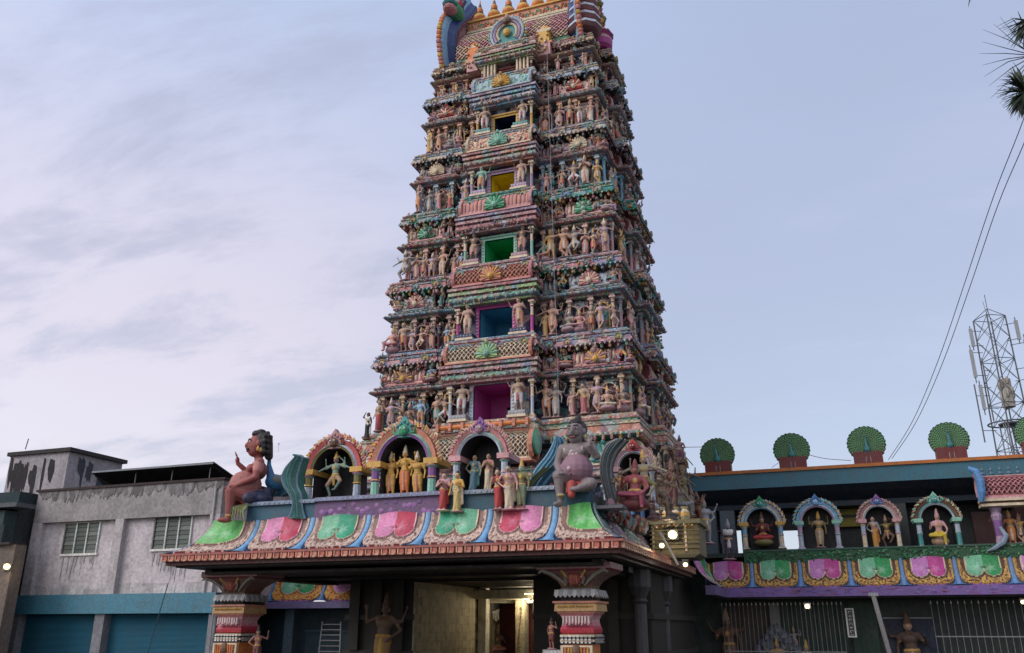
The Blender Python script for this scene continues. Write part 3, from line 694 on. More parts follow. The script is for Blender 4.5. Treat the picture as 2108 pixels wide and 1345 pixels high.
# ------------------------------------------------------------------ lower hara (base storey) and granite base
core = MB(); pw = plan(7.5, WALLF, WALLS); pc = plan(8.6, CORF, CORS)
GX0, GX1, GZ = -16.4, -11.25, 3.45
F = front(7.5)
sweep(core, pw, [(-.3,5.3,'navy'),(-.3,7.1,'navy')], cap=False); entab(core, pw, 7.1, .7, ('mauve','teal','rose')); sweep(core, offset(pc,-.5), [(0,7.8,'maroon'),(0,8.9,'maroon')], cap=False)
trim(core, pw, .26, 7.35, 'curl', ['cream','gold','mint'], .3, .17)
base_st = core.build('base_storey', tower, mat=STUCCO)
cm = MB(); cornice(cm, pc, 8.95, 9.9, ('salmon','cream','mint','teal'))
trim(cm, pc, .3, 8.95, 'bracket', ['gold','pink'], .34, .13); trim(cm, pc, .44, 9.05, 'leaf', ['cream','mint'], .21, .1); trim(cm, pc, .2, 9.5, 'curl', ['cream','gold'], .3, .14)
cn = cm.build('cornice', tower, mat=STUCCO)
W = hw(7.5); D = hd(7.5)
barrel('lattice_band', cn, F, -W*.34, W*.34, .8, 7.95, 1.45, 'lattice', ('cream','salmon','maroon'), depth=.45)
rl = MB(); zz = 9.55
rl.tube([F(-W*.34, 1.3, zz), F(W*.34, 1.3, zz)], .1, 'orange', n=8)
for q in range(8): fbox(rl, F, -W*.34+.1+q*(W*.68-.2)/7-.06, -W*.34+.1+q*(W*.68-.2)/7+.06, 1.18, 1.45, zz-.16, zz+.16, 'salmon')
rl.build('ledge_railing', tower)
# peacock fan at the end of the band
pf = MB(); c0 = F(W*.37, 1.0, 8.75); pf.lathe((c0.x, c0.y, c0.z), [(.5,-.05),(.55,0),(.5,.06),(.2,.12)], ['teal','green','mint'], n=20, axis='x'); pf.build('peacock_fan', tower)
for s in (-1, 1):
    a0, a1 = sorted((s*W*.62, s*W*.95)); barrel('miniature_roof', base_st, F, a0, a1, -.5, 7.8, 1.1, 'scroll', ('mint','cream','teal'), depth=.55, face=('teal','mint'))
    for u in (.385,.47,.6,.78,.955): pilaster(F, s*u*W, .0, 5.3, 7.1, .17, 'blue', 'pale', base_st)
Rf = right(7.5)
for a0, a1 in ((-D*.92,-D*.6),(-D*.36,D*.36),(D*.6,D*.92)): barrel('miniature_roof', base_st, Rf, a0, a1, -.4, 7.8, 1.1, 'scroll', ('mauve','cream','dark'), depth=.55, face=('mauve','cream'))
for u in (-.95,-.6,-.38,-.12,.12,.38,.6,.95): pilaster(Rf, u*D, .04 if abs(u) > .5 else .42, 5.3, 7.1, .17, 'blue', 'mauve', base_st)
mb = MB(); w, d = hw(5)+.05, hd(5)-.1
x0, x1, y0, y1 = XC-w, XC+w, YC-d, YC+d
g = 'stone'
def slab(a, b): mb.box(a, b, (.03,.026,.022))
slab((x0,y0,0),(GX0,y1,5.3)); slab((GX1,y0,0),(x1,y1,5.3)); slab((GX0,y0,GZ),(GX1,y1,5.3))
for z in (.5, 1.9, 4.2, 4.9):
    mb.box((x0-.12,y0-.12,z),(GX0+.004,y0+.1,z+.22),(.04,.035,.03)); mb.box((GX1-.004,y0-.12,z),(x1+.12,y0+.1,z+.22),(.04,.035,.03)); mb.box((x1-.1,y0+.1,z),(x1+.12,y1,z+.22),(.04,.035,.03))
for s in (-1, 1):
    for u in (.62,.78,.94): mb.box((XC+s*w*u-.2,y0-.2,.72),(XC+s*w*u+.2,y0+.05,4.2),(.04,.035,.03))
mb.build('granite_base', tower, mat=GRAN)

# ------------------------------------------------------------------ vaulted roof
RX = 3.2; RS = lambda z: 30.7+(z-30.7)*.56
RP = [(4.75,30.7),(4.8,31.4),(4.75,32.2),(4.5,33.1),(4.0,34.1),(3.3,35.0),(2.5,35.75),(1.8,36.2)]
RP = [(a*.62, RS(b)) for a, b in RP]
def rp(v):
    x = v*(len(RP)-1); i = min(len(RP)-2, int(x)); f = x-i
    return RP[i][0]*(1-f)+RP[i+1][0]*f, RP[i][1]*(1-f)+RP[i+1][1]*f
mb = MB(); lc = lattice_col(26, 13, 'rose', 'maroon')
def cf(u, v):
    if v < .06: return K('green', .7)
    if v > .72: return K('cream') if v < .78 else (K('mint') if v < .86 else K('cream') if v < .9 else K('mauve'))
    return K(lc(u, v)) if noise.noise(Vector((u*6, v*5, 0))) < .12 else (K('cream') if lc(u, v) == 'rose' else K('maroon'))
for s in (-1, 1):
    mb.grid(lambda u, v: (XC-RX+2*RX*u, YC+s*(rp(v)[0]+(.05 if (v > .06 and v < .72 and lc(u, v) == 'rose') else 0)+(.12*math.sin((v-.72)/.18*PI) if .72 < v < .9 else 0)), rp(v)[1]), 230, 110, cf)
mb.box((XC-RX,YC-1.4,33.75),(XC+RX,YC+1.4,34.5),'salmon'); mb.box((XC-RX,YC-1.5,34.5),(XC+RX,YC+1.5,34.6),'gold'); mb.box((XC-RX,YC-1.55,33.7),(XC+RX,YC+1.55,33.84),'cream')
roof = mb.build('vaulted_roof', tower, mat=PAINT)
g = MB(); Ff = Frame((XC, YC-1.4, 0), (1,0,0), (0,-1,0))
for i in range(60):
    a = -RX+.1+i*(2*RX-.2)/59; curl(g, Ff, a, .03, 34.13+.12*math.sin(i*1.3), .26, random.choice(['cream','gold','mint','salmon']), 1 if i % 2 else -1)
g.build('ridge_scrolls', roof)
for i in range(7):
    g = MB(); p = (XC-2.75+i*.9, YC-.7, 34.6)
    g.lathe(p, [(.16,0),(.3,.1),(.2,.2),(.14,.28),(.3,.42),(.4,.62),(.34,.85),(.14,1.0),(.22,1.08),(.14,1.16),(.2,1.28),(.13,1.42),(.06,1.7),(.01,2.1)], ['orange','gold','brown','gold','orange','gold','orange','brown','gold'], n=14)
    g.build('finial', tower, mat=GLOSS, smooth=True)
# horned gable arches
HS = [(-4.6,30.6),(-5.0,31.4),(-5.35,32.5),(-5.3,33.8),(-4.85,35.0),(-4.0,36.2),(-3.1,37.2),(-2.3,38.1),(-1.6,38.9),(-.9,39.9),(0,41.0)]
HS = [(a*.63, 30.6+(b-30.6)*.66) for a, b in HS]
HS = HS+[(-y, z) for y, z in reversed(HS[:-1])]
for s in (-1, 1):
    g = MB(); rings = []
    for dx, sc_ in ((0,.86),(.08,.9),(.25,.92),(.42,.97),(.5,1.04),(.6,1.08),(.7,1.06),(.7,.98),(.5,.9),(.2,.84),(0,.8)):
        rings.append([(XC+s*(RX+dx), YC+y*sc_, z if z < 32 else 32+(z-32)*sc_) for y, z in HS])
    g.ring(rings, [K((.02,.04,.15)),K((.015,.04,.14)),K((.02,.05,.18)),K('sky'),K('sky'),K('sky'),K('gold'),K('mauve'),K('mauve'),K('maroon')], closed=False)
    g.prism([(XC+s*(RX+.1), YC+y*.84, 32+(z-32)*.84) for y, z in HS], (s*.12, 0, 0), 'mauve')
    ga = g.build('gable_arch', tower)
    e = MB()
    for k in range(len(HS)*3-2):
        t = k/3; i = min(len(HS)-2, int(t)); f = t-i; y = HS[i][0]*(1-f)+HS[i+1][0]*f; z = HS[i][1]*(1-f)+HS[i+1][1]*f
        q = (XC+s*(RX+.74), YC+y*1.09, 32+(z-32)*1.08 if z > 32 else z); e.blob(q, (.17,.16,.16), random.choice(['gold','orange','salmon','pink']), 6, 4)
    e.build('arch_scrolls', ga)
    e = MB()
    Fz = Frame((XC+s*(RX+.35), YC-2.2, 0), (1,0,0), (0,-1,0)); zf = 34.5   # open jawed mask riding on the arch
    e.blob(Fz(0, .35, zf), (.55,.7,.5), 'green', 12, 8); e.blob(Fz(0, .95, zf-.25), (.4,.5,.24), 'pink', 10, 6); e.blob(Fz(0, .95, zf+.1), (.45,.5,.2), 'teal', 10, 6)
    for q in (-1, 1): e.blob(Fz(q*.3, .75, zf+.45), .16, 'white', 8, 6); e.blob(Fz(q*.3, .89, zf+.47), .07, 'black', 6, 4); e.tube([Fz(q*.35,.2,zf+.4), Fz(q*.55,.1,zf+.8), Fz(q*.4,.1,zf+1.2)], [.12,.09,.03], 'navy')
    e.tube([Fz(0,.2,zf+.4), Fz(0,.3,zf+1.2), Fz(.1,.1,zf+2.2)], [.5,.35,.12], 'red' if s < 0 else 'pink', n=8)
    e.build('gargoyle_mask', ga)
# right gable: stacked scrolls, urn balcony
g = MB(); xg = XC+RX+1.0
for k in range(6): g.lathe((xg-.2, YC-2.6, 31.0+k*.55), [(.75-.05*k,0),(.95-.06*k,.12),(.9-.06*k,.3),(.6-.04*k,.42),(.6-.04*k,.62)], ['mauve','pale','rose','mauve'], n=10)
g.lathe((xg+.25, YC-1, 30.9), [(.5,0),(.65,.15),(.68,.5),(.6,.75),(.75,.9)], ['magenta','magenta','rose','magenta'], n=12)
for k in range(40): g.blob((xg+random.uniform(.0,.6), YC-random.uniform(.2,2.4), random.uniform(31.8,33.6)), random.uniform(.12,.25), random.choice(['gold','salmon','brown','mauve','olive']), 6, 4)
g.build('gable_ornament', tower)
# kirtimukha aedicule in front of the roof centre
F = front(30.6)
g = MB()
for (a, b0, b1, q0, q1, c) in [(1.5,.1,1.15,29.75,29.95,'salmon'),(1.3,.1,1.0,29.95,30.15,'mauve'),(1.4,.1,1.1,30.15,30.35,'lilac'),(1.1,.1,.95,30.35,30.5,'pale')]:
    fbox(g, F, -a, a, b0, b1, q0, q1, c)
for a in (-1.2,-1.0,-.8,-.62,.62,.8,1.0,1.2): g.lathe(F(a, 1.0, 28.75), [(.09,0),(.07,.1),(.07,.75),(.1,.85)], ['salmon','cream','rose'], n=6)
ae = g.build('roof_aedicule', tower)
g = MB(); zk = 31.45; kk = .8
g.prism([F(kk*1.15*math.cos(t), .5, zk+kk*1.2*max(-.7, math.sin(t))) for t in [2*PI*k/20 for k in range(20)]], F.n*.3, 'teal')
for r, c in ((1.12,'pale'),(.9,'lilac'),(.68,'cream')):
    g.tube([F(kk*r*math.cos(t), .85, zk+kk*r*1.05*math.sin(t)) for t in [-.7+k*(PI+1.4)/18 for k in range(19)]], .07, c, n=5)
g.blob(F(0, .9, zk), (.22,.18,.24), 'gold', 8, 6); g.blob(F(0, .9, zk+.72), (.26,.2,.22), 'brown', 8, 6); g.blob(F(0, .9, zk+1.0), (.12,.1,.2), 'tan', 8, 6)
for k in range(26): t = -.7+k*(PI+1.4)/25; g.blob(F(kk*1.3*math.cos(t), .75, zk+kk*1.35*math.sin(t)), .09, random.choice(['gold','pale','mint','cream']), 6, 4)
g.build('arched_crest', ae)
for s, c in ((-1, 'orange'), (1, 'gold')):
    g = MB(); a = s*2.0
    for (q0, q1, r, cc) in [(29.6,30.3,.34,'rose'),(30.3,30.42,.44,'salmon'),(30.42,31.1,.3,c),(31.1,31.25,.38,'cream')]: fbox(g, F, a-r, a+r, .1, .75, q0, q1, cc)
    g.blob(F(a, .45, 31.35), (.3,.22,.25), c, 8, 6)
    for k in range(14): g.blob(F(a+random.uniform(-.35,.35), .8, random.uniform(29.8,31.3)), .08, random.choice(['gold','cream','salmon']), 5, 3)
    g.build('roof_dormer', tower)
g = MB()
pth = [front(z)(hw(z)*.52, .75, z) for z in (31, 27, 24, 20, 16, 12.5, 10)]
g.tube(pth, .012, 'grey', n=5); g.build('lightning_cable', tower)
for i, (px, py, kd, pi) in enumerate([(1215,130,'dancer',2),(1135,118,'lotus',5),(1170,132,'lalita',9),(935,190,'lotus',8),(915,180,'lalita',2)]): pass
# ------------------------------------------------------------------ entrance canopy with painted lotus petals
EX0, EX1, EY0, EY1 = -22.25, -5.73, 25.0, 39.0
canopy = thing('entrance_canopy', (XC-.9, 27, 0), 'broad entrance canopy edged with big green and pink lotus petals', 'canopy')
def petal_surface(p0, u, n, width, inset=1.15, z0=4.02, rise=1.16):
    """p0: eave point at petal centre; u along, n outward"""
    def S(a, v, h):
        ins = inset*(1-(1-v)**1.8); z = z0+rise*v**1.25
        nn = (Vector((0,0,1))*.75+Vector(n)*.65)
        return Vector(p0)+Vector(u)*a-Vector(n)*ins+Vector((0,0,z))+nn*h
    return S
def petal_rel(a, v, hwid, single=False):
    """returns colour code and height for position a (metres from petal centre) and v 0..1"""
    ub = hwid-abs(a); rib = .11+.36*math.exp(-v/.12)
    if ub < rib: 
        q = ub/rib; return ('rib', .03+.06*(1-q*q)) if q < .9 else ('line', 0)
    tw = .65*hwid; x = abs(a); ox = .5*tw
    if single: ox = .001
    d = max(math.hypot((x-ox)/(ox*1.02 if not single else tw), (v-.64)/.27) if v < .64 else x/(tw*1.01), 0)
    if v < .64 and d <= 1 or v >= .64 and x < tw:
        e = d if v < .64 else x/tw
        if e > .93: return 'rim', .09
        return 'tongue', .06+.10*(1-e*e)
    fw = hwid-rib-.03
    bot = .07+.05*abs(math.sin(a*PI/(hwid*.8)))
    if v < .3 and x > fw*math.sqrt(max(0, 1-((.3-v)/.27)**2))**.6 : return 'line', 0
    if v < bot: return 'base', 0
    if v < bot+.03 or x > fw-.04: return 'frame2', .07
    if d < 1.2: return 'inner', .035
    return 'frame', .055
def petal(name, parent, S, width, col, frame=((.40,.24,.20),(.62,.47,.38)), rib=(.13,.34,.60), base='maroon', top=1.0, seed=0, clip=None, nu=84, nv=56, sw=None, corner=0):
    mb = MB(); hwid = width/2
    cA, cB = {'green': ((.02,.30,.16), (.14,.42,.25)), 'pink': ((.48,.04,.09), (.62,.20,.38)), 'lime': ((.08,.40,.08), (.14,.46,.13)), 'magenta': ((.48,.05,.26), (.55,.2,.5)), 'leaf': ((.02,.28,.08), (.16,.46,.27)), 'dull': ((.10,.20,.20), (.15,.26,.25)), 'dusky': ((.20,.13,.21), (.26,.20,.28))}[col]
    sw = bool(seed % 2) if sw is None else sw
    def info(u, v):
        a = (u-.5)*width; e = a*corner; return petal_rel(a, v, hwid) if not corner else petal_rel(e*.62-.05 if e > 0 else e, v, hwid, True)
    def cf(u, v):
        k, h = info(u, v); a = (u-.5)*width
        if k == 'tongue':
            c = (cA if (a < 0) == bool(sw) else cB)
            # painted flower, pale streaks in the middle of the tongue
            for s in (-1, 1):
                dx = (a-s*hwid*.22)/(hwid*.26); dy = (v-.62)/.17; r = math.hypot(dx, dy); th_ = math.atan2(dy, dx)
                if r < .72+.28*math.cos(6*th_+seed): c = mixc(c, (.75,.85,.75) if col != 'pink' and col != 'magenta' else (.8,.5,.62), .26*(1.1-r))
            return mixc(c, 'white', .06*noise.noise(Vector((a*5, v*4, seed)))+.03)
        if k == 'rim': return K('cream') if col != 'pink' else K((.75,.45,.5))
        if k == 'rib': return mixc(rib, 'white', .1) if (hwid-abs(a)) < .07 else K(rib, .8+.25*v)
        if k == 'line': return K((.03,.04,.10))
        if k == 'base': return K(base)
        q = noise.noise(Vector((a*11+seed*7, v*11, 3.1)))+.6*noise.noise(Vector((a*23, v*23, 7+seed)))
        if k == 'inner': return K(frame[0], .62)
        if k == 'frame2': return mixc(frame[1], frame[0], .25)
        return mixc(frame[0], frame[1], max(0, min(1, .55+q*1.6))) if q > -.28 else K(frame[0], .42)
    def P_(u, v):
        a = (u-.5)*width; k, h = info(u, v)
        if k == 'frame': h += .03*noise.noise(Vector((a*11+seed*7, v*11, 3.1)))
        aa, vv = (a, v) if clip is None else clip(a, v)
        return S(aa, vv, h)
    mb.grid(P_, nu, nv, cf)
    return mb.build(name, parent, mat=GLOSS, jit=.02, recalc=False)
centres = [-20.4, -18.04, -15.81, -13.6, -11.35, -9.14, -6.94]; cc_ = ['lime','pink','green','pink','green','pink','lime']
ends = [EX0+.1]+[(centres[i]+centres[i+1])/2 for i in range(6)]+[EX1-.02]
for i, c in enumerate(centres):
    a, b = ends[i], ends[i+1]; S = petal_surface((0, EY0, 0), (1,0,0), (0,-1,0), b-a); m = (a+b)/2
    def clip(aa, v, m=m):
        ins = 1.15*(1-(1-v)**1.8); x = m+aa; return (min(max(x, EX0+ins), EX1-ins), v)
    petal('lotus_petal', canopy, S, b-a, cc_[i], seed=i, clip=clip, sw=i >= 4, corner={0: -1, 6: 1}.get(i, 0))
# right hand slope, seen from the side
ys = [EY0+.02, 27.2, 29.4, 31.6, 33.8, 36.0, 38.2]
for i in range(len(ys)-1):
    a, b = ys[i], ys[i+1]; m = (a+b)/2; S = petal_surface((EX1, 0, 0), (0,1,0), (1,0,0), b-a)
    def clip(aa, v, m=m):
        ins = 1.15*(1-(1-v)**1.8); return (max(m+aa, EY0+ins), v)
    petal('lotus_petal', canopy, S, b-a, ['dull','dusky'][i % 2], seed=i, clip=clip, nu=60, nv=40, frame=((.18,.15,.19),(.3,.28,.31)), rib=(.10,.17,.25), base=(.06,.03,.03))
# left slope (turned away from the square)
for i in range(3):
    a, b = ys[i], ys[i+1]; m = (a+b)/2; S = petal_surface((EX0, 0, 0), (0,1,0), (-1,0,0), b-a)
    def clip(aa, v, m=m):
        ins = 1.15*(1-(1-v)**1.8); return (max(m+aa, EY0+ins), v)
    petal('lotus_petal', canopy, S, b-a, ['pink','green'][i % 2], seed=i, clip=clip, nu=50, nv=30)
mb = MB()
# eave: stepped red fascia with square tile ends
def eave(z0, z1, d, col, yb=EY1): mb.box((EX0-d, EY0-d, z0), (EX1+d, yb, z1), col)
eave(3.66, 3.78, -.08, (.08,.02,.018)); eave(3.78, 3.98, .0, (.30,.07,.06)); eave(3.98, 4.05, .10, (.34,.10,.08))
def tooth(F, a, w, c):
    ps = [(0,.0),(w,.0),(w*1.05,-.1),(w*.8,-.17),(w*.2,-.17),(-w*.05,-.1)]
    n = len(mb.v)
    fbox(mb, F, a, a+w, .0, .075, 3.82, 3.975, c); fbox(mb, F, a+w*.12, a+w*.9, .0, .1, 3.79, 3.84, mixc(c, 'cream', .3)); fbox(mb, F, a-.035, a+.0, .0, .11, 3.80, 3.97, mixc('salmon', 'cream', .35))
Ff = Frame((EX0, EY0, 0), (1,0,0), (0,-1,0)); L_ = EX1-EX0; n = 57
for i in range(n): tooth(Ff, (i+.25)*L_/n, L_/n*.6, 'salmon' if i % 2 else (.45,.12,.09))
Ff = Frame((EX1, EY0, 0), (0,1,0), (1,0,0)); 
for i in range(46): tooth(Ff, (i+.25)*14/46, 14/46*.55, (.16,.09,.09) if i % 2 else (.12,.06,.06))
fas = mb.build('eave_fascia', canopy)
mb = MB()
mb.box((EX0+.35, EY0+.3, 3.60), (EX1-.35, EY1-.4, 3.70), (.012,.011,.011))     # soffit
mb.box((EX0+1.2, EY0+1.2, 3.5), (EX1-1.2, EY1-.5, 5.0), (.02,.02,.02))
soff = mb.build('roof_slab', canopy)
# beams under the soffit
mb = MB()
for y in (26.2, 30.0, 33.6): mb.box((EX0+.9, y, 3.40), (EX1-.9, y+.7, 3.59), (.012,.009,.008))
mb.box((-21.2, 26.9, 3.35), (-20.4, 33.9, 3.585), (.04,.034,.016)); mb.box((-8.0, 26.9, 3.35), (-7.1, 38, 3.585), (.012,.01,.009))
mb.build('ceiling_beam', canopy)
# parapet
mb = MB(); PY = 26.15
mb.box((-19.75, PY, 5.0), (-16.9, PY+.5, 5.75), (.03,.10,.15)); mb.box((-16.9, PY-.03, 5.0), (-11.75, PY+.5, 5.78), (.15,.08,.18)); mb.box((-11.75, PY, 5.0), (-6.95, PY+.5, 5.75), (.025,.09,.13))
mb.box((-19.8, PY-.12, 5.75), (-16.85, PY+.55, 5.88), (.20,.27,.36)); mb.box((-16.85, PY-.14, 5.78), (-11.7, PY+.55, 5.91), (.22,.24,.36)); mb.box((-11.7, PY-.12, 5.75), (-6.9, PY+.55, 5.88), (.25,.30,.36))
for i in range(60): mb.blob((-19.6+i*.21, PY-.13, 5.81+(.03 if 13 < i < 38 else 0)), .035, 'pale', 5, 3)
mb.box((-19.7, PY+.5, 4.9), (-6.95, 33, 5.65), (.09,.09,.09))
for i in range(26): 
    z = 5.22+random.uniform(0,.45); mb.blob((-16.6+i*.18, PY-.03, z), (.11,.02,.09), random.choice([(.32,.14,.36),(.14,.07,.2),(.26,.12,.3)]), 7, 4)
mb.build('parapet', canopy)
mb = MB()
mb.box((-7.0, 26.2, 5.10), (-5.9, 26.9, 5.2), (.12,.12,.14)); mb.box((-6.94, 26.7, 4.9), (-6.6, 33, 5.25), (.03,.09,.11))
Fs = Frame((-6.6, 29, 0), (0,1,0), (1,0,0))
for k in range(90):
    a_, z_, s_ = random.uniform(-2.2,3.8), random.uniform(5.0,5.35), random.uniform(.06,.16)
    if k % 3: mb.blob(Fs(a_,random.uniform(0,.18),z_), (s_,s_,s_*1.3), random.choice(['mauve','grey','teal','brown','pale','maroon']), 6, 4)
    else: curl(mb, Fs, a_, .08, z_, s_*2.4, random.choice(['cream','pale','mauve']))
mb.build('side_shelf', canopy)
# ------------------------------------------------------------------ pillars
def pillar(px, lab):
    x0, x1, y0 = px-.56, px+.56, 26.75; F = Frame((px, y0, 0), (1,0,0), (0,-1,0)); p = MB()
    def blk(w, z0, z1, col, taper=None):
        w2 = taper if taper is not None else w; yc = y0+.56
        r = [[(px+sx*q, yc+sy*q, z) for sx, sy in ((-1,-1),(1,-1),(1,1),(-1,1))] for q, z in ((w, z0), (w2, z1))]
        p.ring(r, col, cap=True)
    blk(.5, 0, .6, 'stone'); blk(.54, .6, .7, 'cream'); blk(.46, .7, 1.12, 'orange')
    for k in range(4): blk(.545 if k % 2 else .5, 1.12+k*.07, 1.19+k*.07, 'cream' if k % 2 else 'dark')
    q = p
    for k in range(3):
        for i in range(8): fbox(q, F, -.5+i*.126, -.43+i*.126, .02, .06, 1.15+k*.085, 1.2+k*.085, 'white')
    for k in range(3):
        for i in range(8): q.box((px+.56, y0+.1+i*.126, 1.15+k*.085), (px+.6, y0+.17+i*.126, 1.2+k*.085), 'grey')
    for k in range(9): q.tube([F(-.34+k*.085, .1, .75), F(-.34+k*.085+.03*math.sin(k), .13, 1.02)], .035, random.choice(['salmon','gold','orange']), n=5)
    q.blob(F(0, .12, .92), (.16,.1,.2), 'brown', 8, 6); fbox(q, F, -.5, .5, .0, .1, 1.04, 1.09, 'cream')
    for s in (-1, 1): fbox(q, F, s*.46-.04, s*.46+.04, .0, .1, .5, 1.04, 'cream')
    body = p.build('pillar', canopy)
    p = MB(); yc = y0+.56
    rings = []; prof = [(.50,1.42),(.53,1.46),(.54,1.55),(.50,1.65),(.47,1.76),(.47,1.85),(.52,1.95),(.57,2.02)]
    for w, z in prof: rings.append([(px+sx*w, yc+sy*w, z) for sx, sy in ((-1,-1),(1,-1),(1,1),(-1,1))])
    p.ring(rings, [K('red'),K((.5,.03,.05)),K((.5,.04,.08)),K((.6,.2,.26)),K('rose'),K('rose'),K('pink')], cap=True)
    for k in range(9): fbox(p, F, -.42+k*.1, -.36+k*.1, -.0, .12, 1.72, 1.94, mixc('rose','white',.4)); p.blob(F(-.39+k*.1, .12, 1.70+.03*(k%2)), .04, 'rose', 5, 3)
    p.build('waisted_block', body)
    p = MB(); blk(.60, 2.02, 2.08, 'salmon'); blk(.68, 2.08, 2.32, (.55,.33,.14), .66); blk(.72, 2.32, 2.38, 'salmon')
    for k in range(10): curl(p, F, -.5+k*.11, .13, 2.2, .13, 'gold', 1 if k % 2 else -1)
    p.build('orange_collar', body)
    p = MB(); blk(.5, 2.38, 2.5, 'black')
    for sgn, Fq in ((0, F), (1, Frame((px+.56, yc, 0), (0,1,0), (1,0,0)))):
        for k in range(9):
            a0 = -.66+k*.147; c = 'grey' if k % 2 else mixc('grey','white',.45)
            p.prism([Fq(a0, .1, 2.72), Fq(a0+.14, .1, 2.72), Fq(a0+.14, .17, 2.55), Fq(a0+.07, .2, 2.48), Fq(a0, .17, 2.55)], Fq.n*-.12, c)
    blk(.62, 2.68, 2.76, 'grey', .5)
    p.build('scalloped_skirt', body)
    p = MB(); rings = []
    for w, d, z in ((.48,.48,2.76),(.5,.5,2.85),(.62,.55,3.0),(.85,.66,3.15),(1.1,.8,3.26),(1.2,.85,3.34),(1.2,.85,3.52)): rings.append([(px+sx*w, yc+sy*d, z) for sx, sy in ((-1,-1),(1,-1),(1,1),(-1,1))])
    p.ring(rings, [K('brown'),K((.2,.1,.08)),K((.22,.12,.1)),K((.25,.14,.12)),K('maroon'),K('mauve')], cap=True)
    for s in (-1, 1):
        p.tube([F(s*.3,.03,2.85), F(s*.45,.08,3.0), F(s*.7,.18,3.18), F(s*1.0,.3,3.3), F(s*1.12,.3,3.22)], [.04,.05,.06,.06,.03], (.3,.28,.22), n=5)
        p.tube([F(s*.12,.05,2.85), F(s*.2,.12,3.05), F(s*.4,.25,3.3)], .04, 'gold', n=5)
    p.blob(F(0, .1, 3.05), (.26,.16,.22), (.3,.06,.05), 10, 6); p.tube([F(.3*math.cos(t), .14, 3.05+.27*math.sin(t)) for t in [-.6+k*(PI+1.2)/12 for k in range(13)]], .05, (.28,.2,.18), n=5)
    for k in range(5): p.tube([F(-.1+k*.05,.2,2.9), F(-.1+k*.05,.27,3.15)], .02, 'salmon', n=4)
    p.build('bracket_capital', body)
    return body
pillar(-21.0+.5, ''); pillar(-7.62, '')
for y in (32.0, 36.5):
    mb = MB(); mb.lathe((-6.7, y, 0), [(.3,0),(.26,.3),(.22,.5),(.22,2.4),(.3,2.5),(.22,2.6),(.42,3.0),(.42,3.6)], [(.06,.06,.065),(.05,.05,.05)], n=10); mb.build('pillar', canopy)

# ------------------------------------------------------------------ lamps
def floodlight(loc, aim, label, power, col=(1,.8,.5), size=.16):
    L0 = Vector(loc); t_ = thing('floodlight', loc, label, 'floodlight'); d = (Vector(aim)-L0).normalized(); q = d.to_track_quat('-Y', 'Z').to_matrix()
    f = lambda p: L0+q@Vector(p)
    mb = MB(); mb.box((-size,-.02,-size*.8),(size,.12,size*.8),(.03,.03,.03)); mb.box((-size*1.15,-.05,size*.8),(size*1.15,.12,size*.95),(.04,.04,.04)); mb.box((-size*1.15,-.05,-size*.95),(size*1.15,.12,-size*.8),(.04,.04,.04)); mb.tube([(0,.12,0),(0,.3,-.1),(0,.34,-.3)],.03,'dark')
    m2 = MB(); m2.add(mb, f); m2.build('housing', t_, mat=CLEAN)
    mb = MB(); mb.blob((0,-.06,0),(size*.8,.07,size*.75),'white',16,10); m2 = MB(); m2.add(mb, f); m2.build('lens', t_, mat=LAMP)
    l = bpy.data.lights.new('spill', 'POINT'); l.energy = power*.3; l.color = col; l.shadow_soft_size = .1; o = bpy.data.objects.new('spill', l); COL.objects.link(o); o.parent = t_; o.location = d*.35
    l = bpy.data.lights.new('lamp', 'SPOT'); l.energy = power; l.color = col; l.spot_size = 2.6; l.spot_blend = .6; l.shadow_soft_size = .12
    o = bpy.data.objects.new('lamp', l); COL.objects.link(o); o.parent = t_; o.location = d*.1; o.rotation_euler = d.to_track_quat('-Z', 'Y').to_euler()
    return t_
floodlight(at(1385,1100,32.3), at(1290,1250,22), 'lit floodlight on the yellow box right of the canopy', 50, size=.2)
floodlight(at(1362,1122,29.6), at(1420,1300,22), 'small lit lamp above the right canopy eave', 25, size=.1)
floodlight(at(1411,1160,31.8), at(1420,1400,28), 'small white lamp just under the yellow bracket box', 12, (1,.95,.85), size=.1)
floodlight(at(14,1166,29.6), at(60,1350,20), 'lit lamp on the leftmost dark building', 60)
floodlight(at(1662,1247,42.4), at(1650,1400,36), 'bright lamp under the right eave beside the green panel', 70, (1,.93,.75), size=.13)
floodlight(at(2106,1238,42.2), at(2100,1400,36), 'yellow lamp cut by the right picture edge', 20, (1,.8,.4), size=.1)
# bracket box on the tower flank, the lamp's yellow light put into its colour
mb = MB(); bx = at(1340,1075,32.6); bz = at(1440,1140,32.6)
mb.box((bx.x,32.6,bz.z),(bz.x,34.6,bx.z-.1),(.18,.15,.08)); mb.box((bx.x-.12,32.5,bx.z-.1),(bz.x+.12,34.7,bx.z+.06),(.22,.19,.10)); mb.box((bx.x+.02,32.57,bz.z-.08),(bx.x+.1,32.62,bx.z),(.5,.45,.3))
mb.box((bz.x-.5,32.56,bz.z+.1),(bz.x-.42,32.61,bx.z-.15),'cream'); mb.prism([(bx.x,32.6,bz.z),(bz.x,32.6,bz.z),(bz.x-.2,32.6,bz.z-.12),(bx.x+.1,32.6,bz.z-.1)],(0,1.8,0),(.12,.1,.06))
for k in range(4): mb.lathe((bx.x+.2+k*.35,32.9,bx.z+.06),[(.14,0),(.2,.15),(.17,.3),(.1,.4),(.16,.5)],[(.5,.45,.25),'gold','cream'],n=8)
for k in range(5): mb.box((bx.x-.06+0*k,32.54,bx.z-.35-k*.16),(bz.x+.06,32.6,bx.z-.30-k*.16),mixc((.20,.17,.09),(.14,.12,.07),k%2))
for k in range(26): mb.blob((bx.x+.05+k*.06,32.5,bx.z-.2+.03*(k%3)),.05,random.choice(['gold','olive','cream','brown']),5,3)
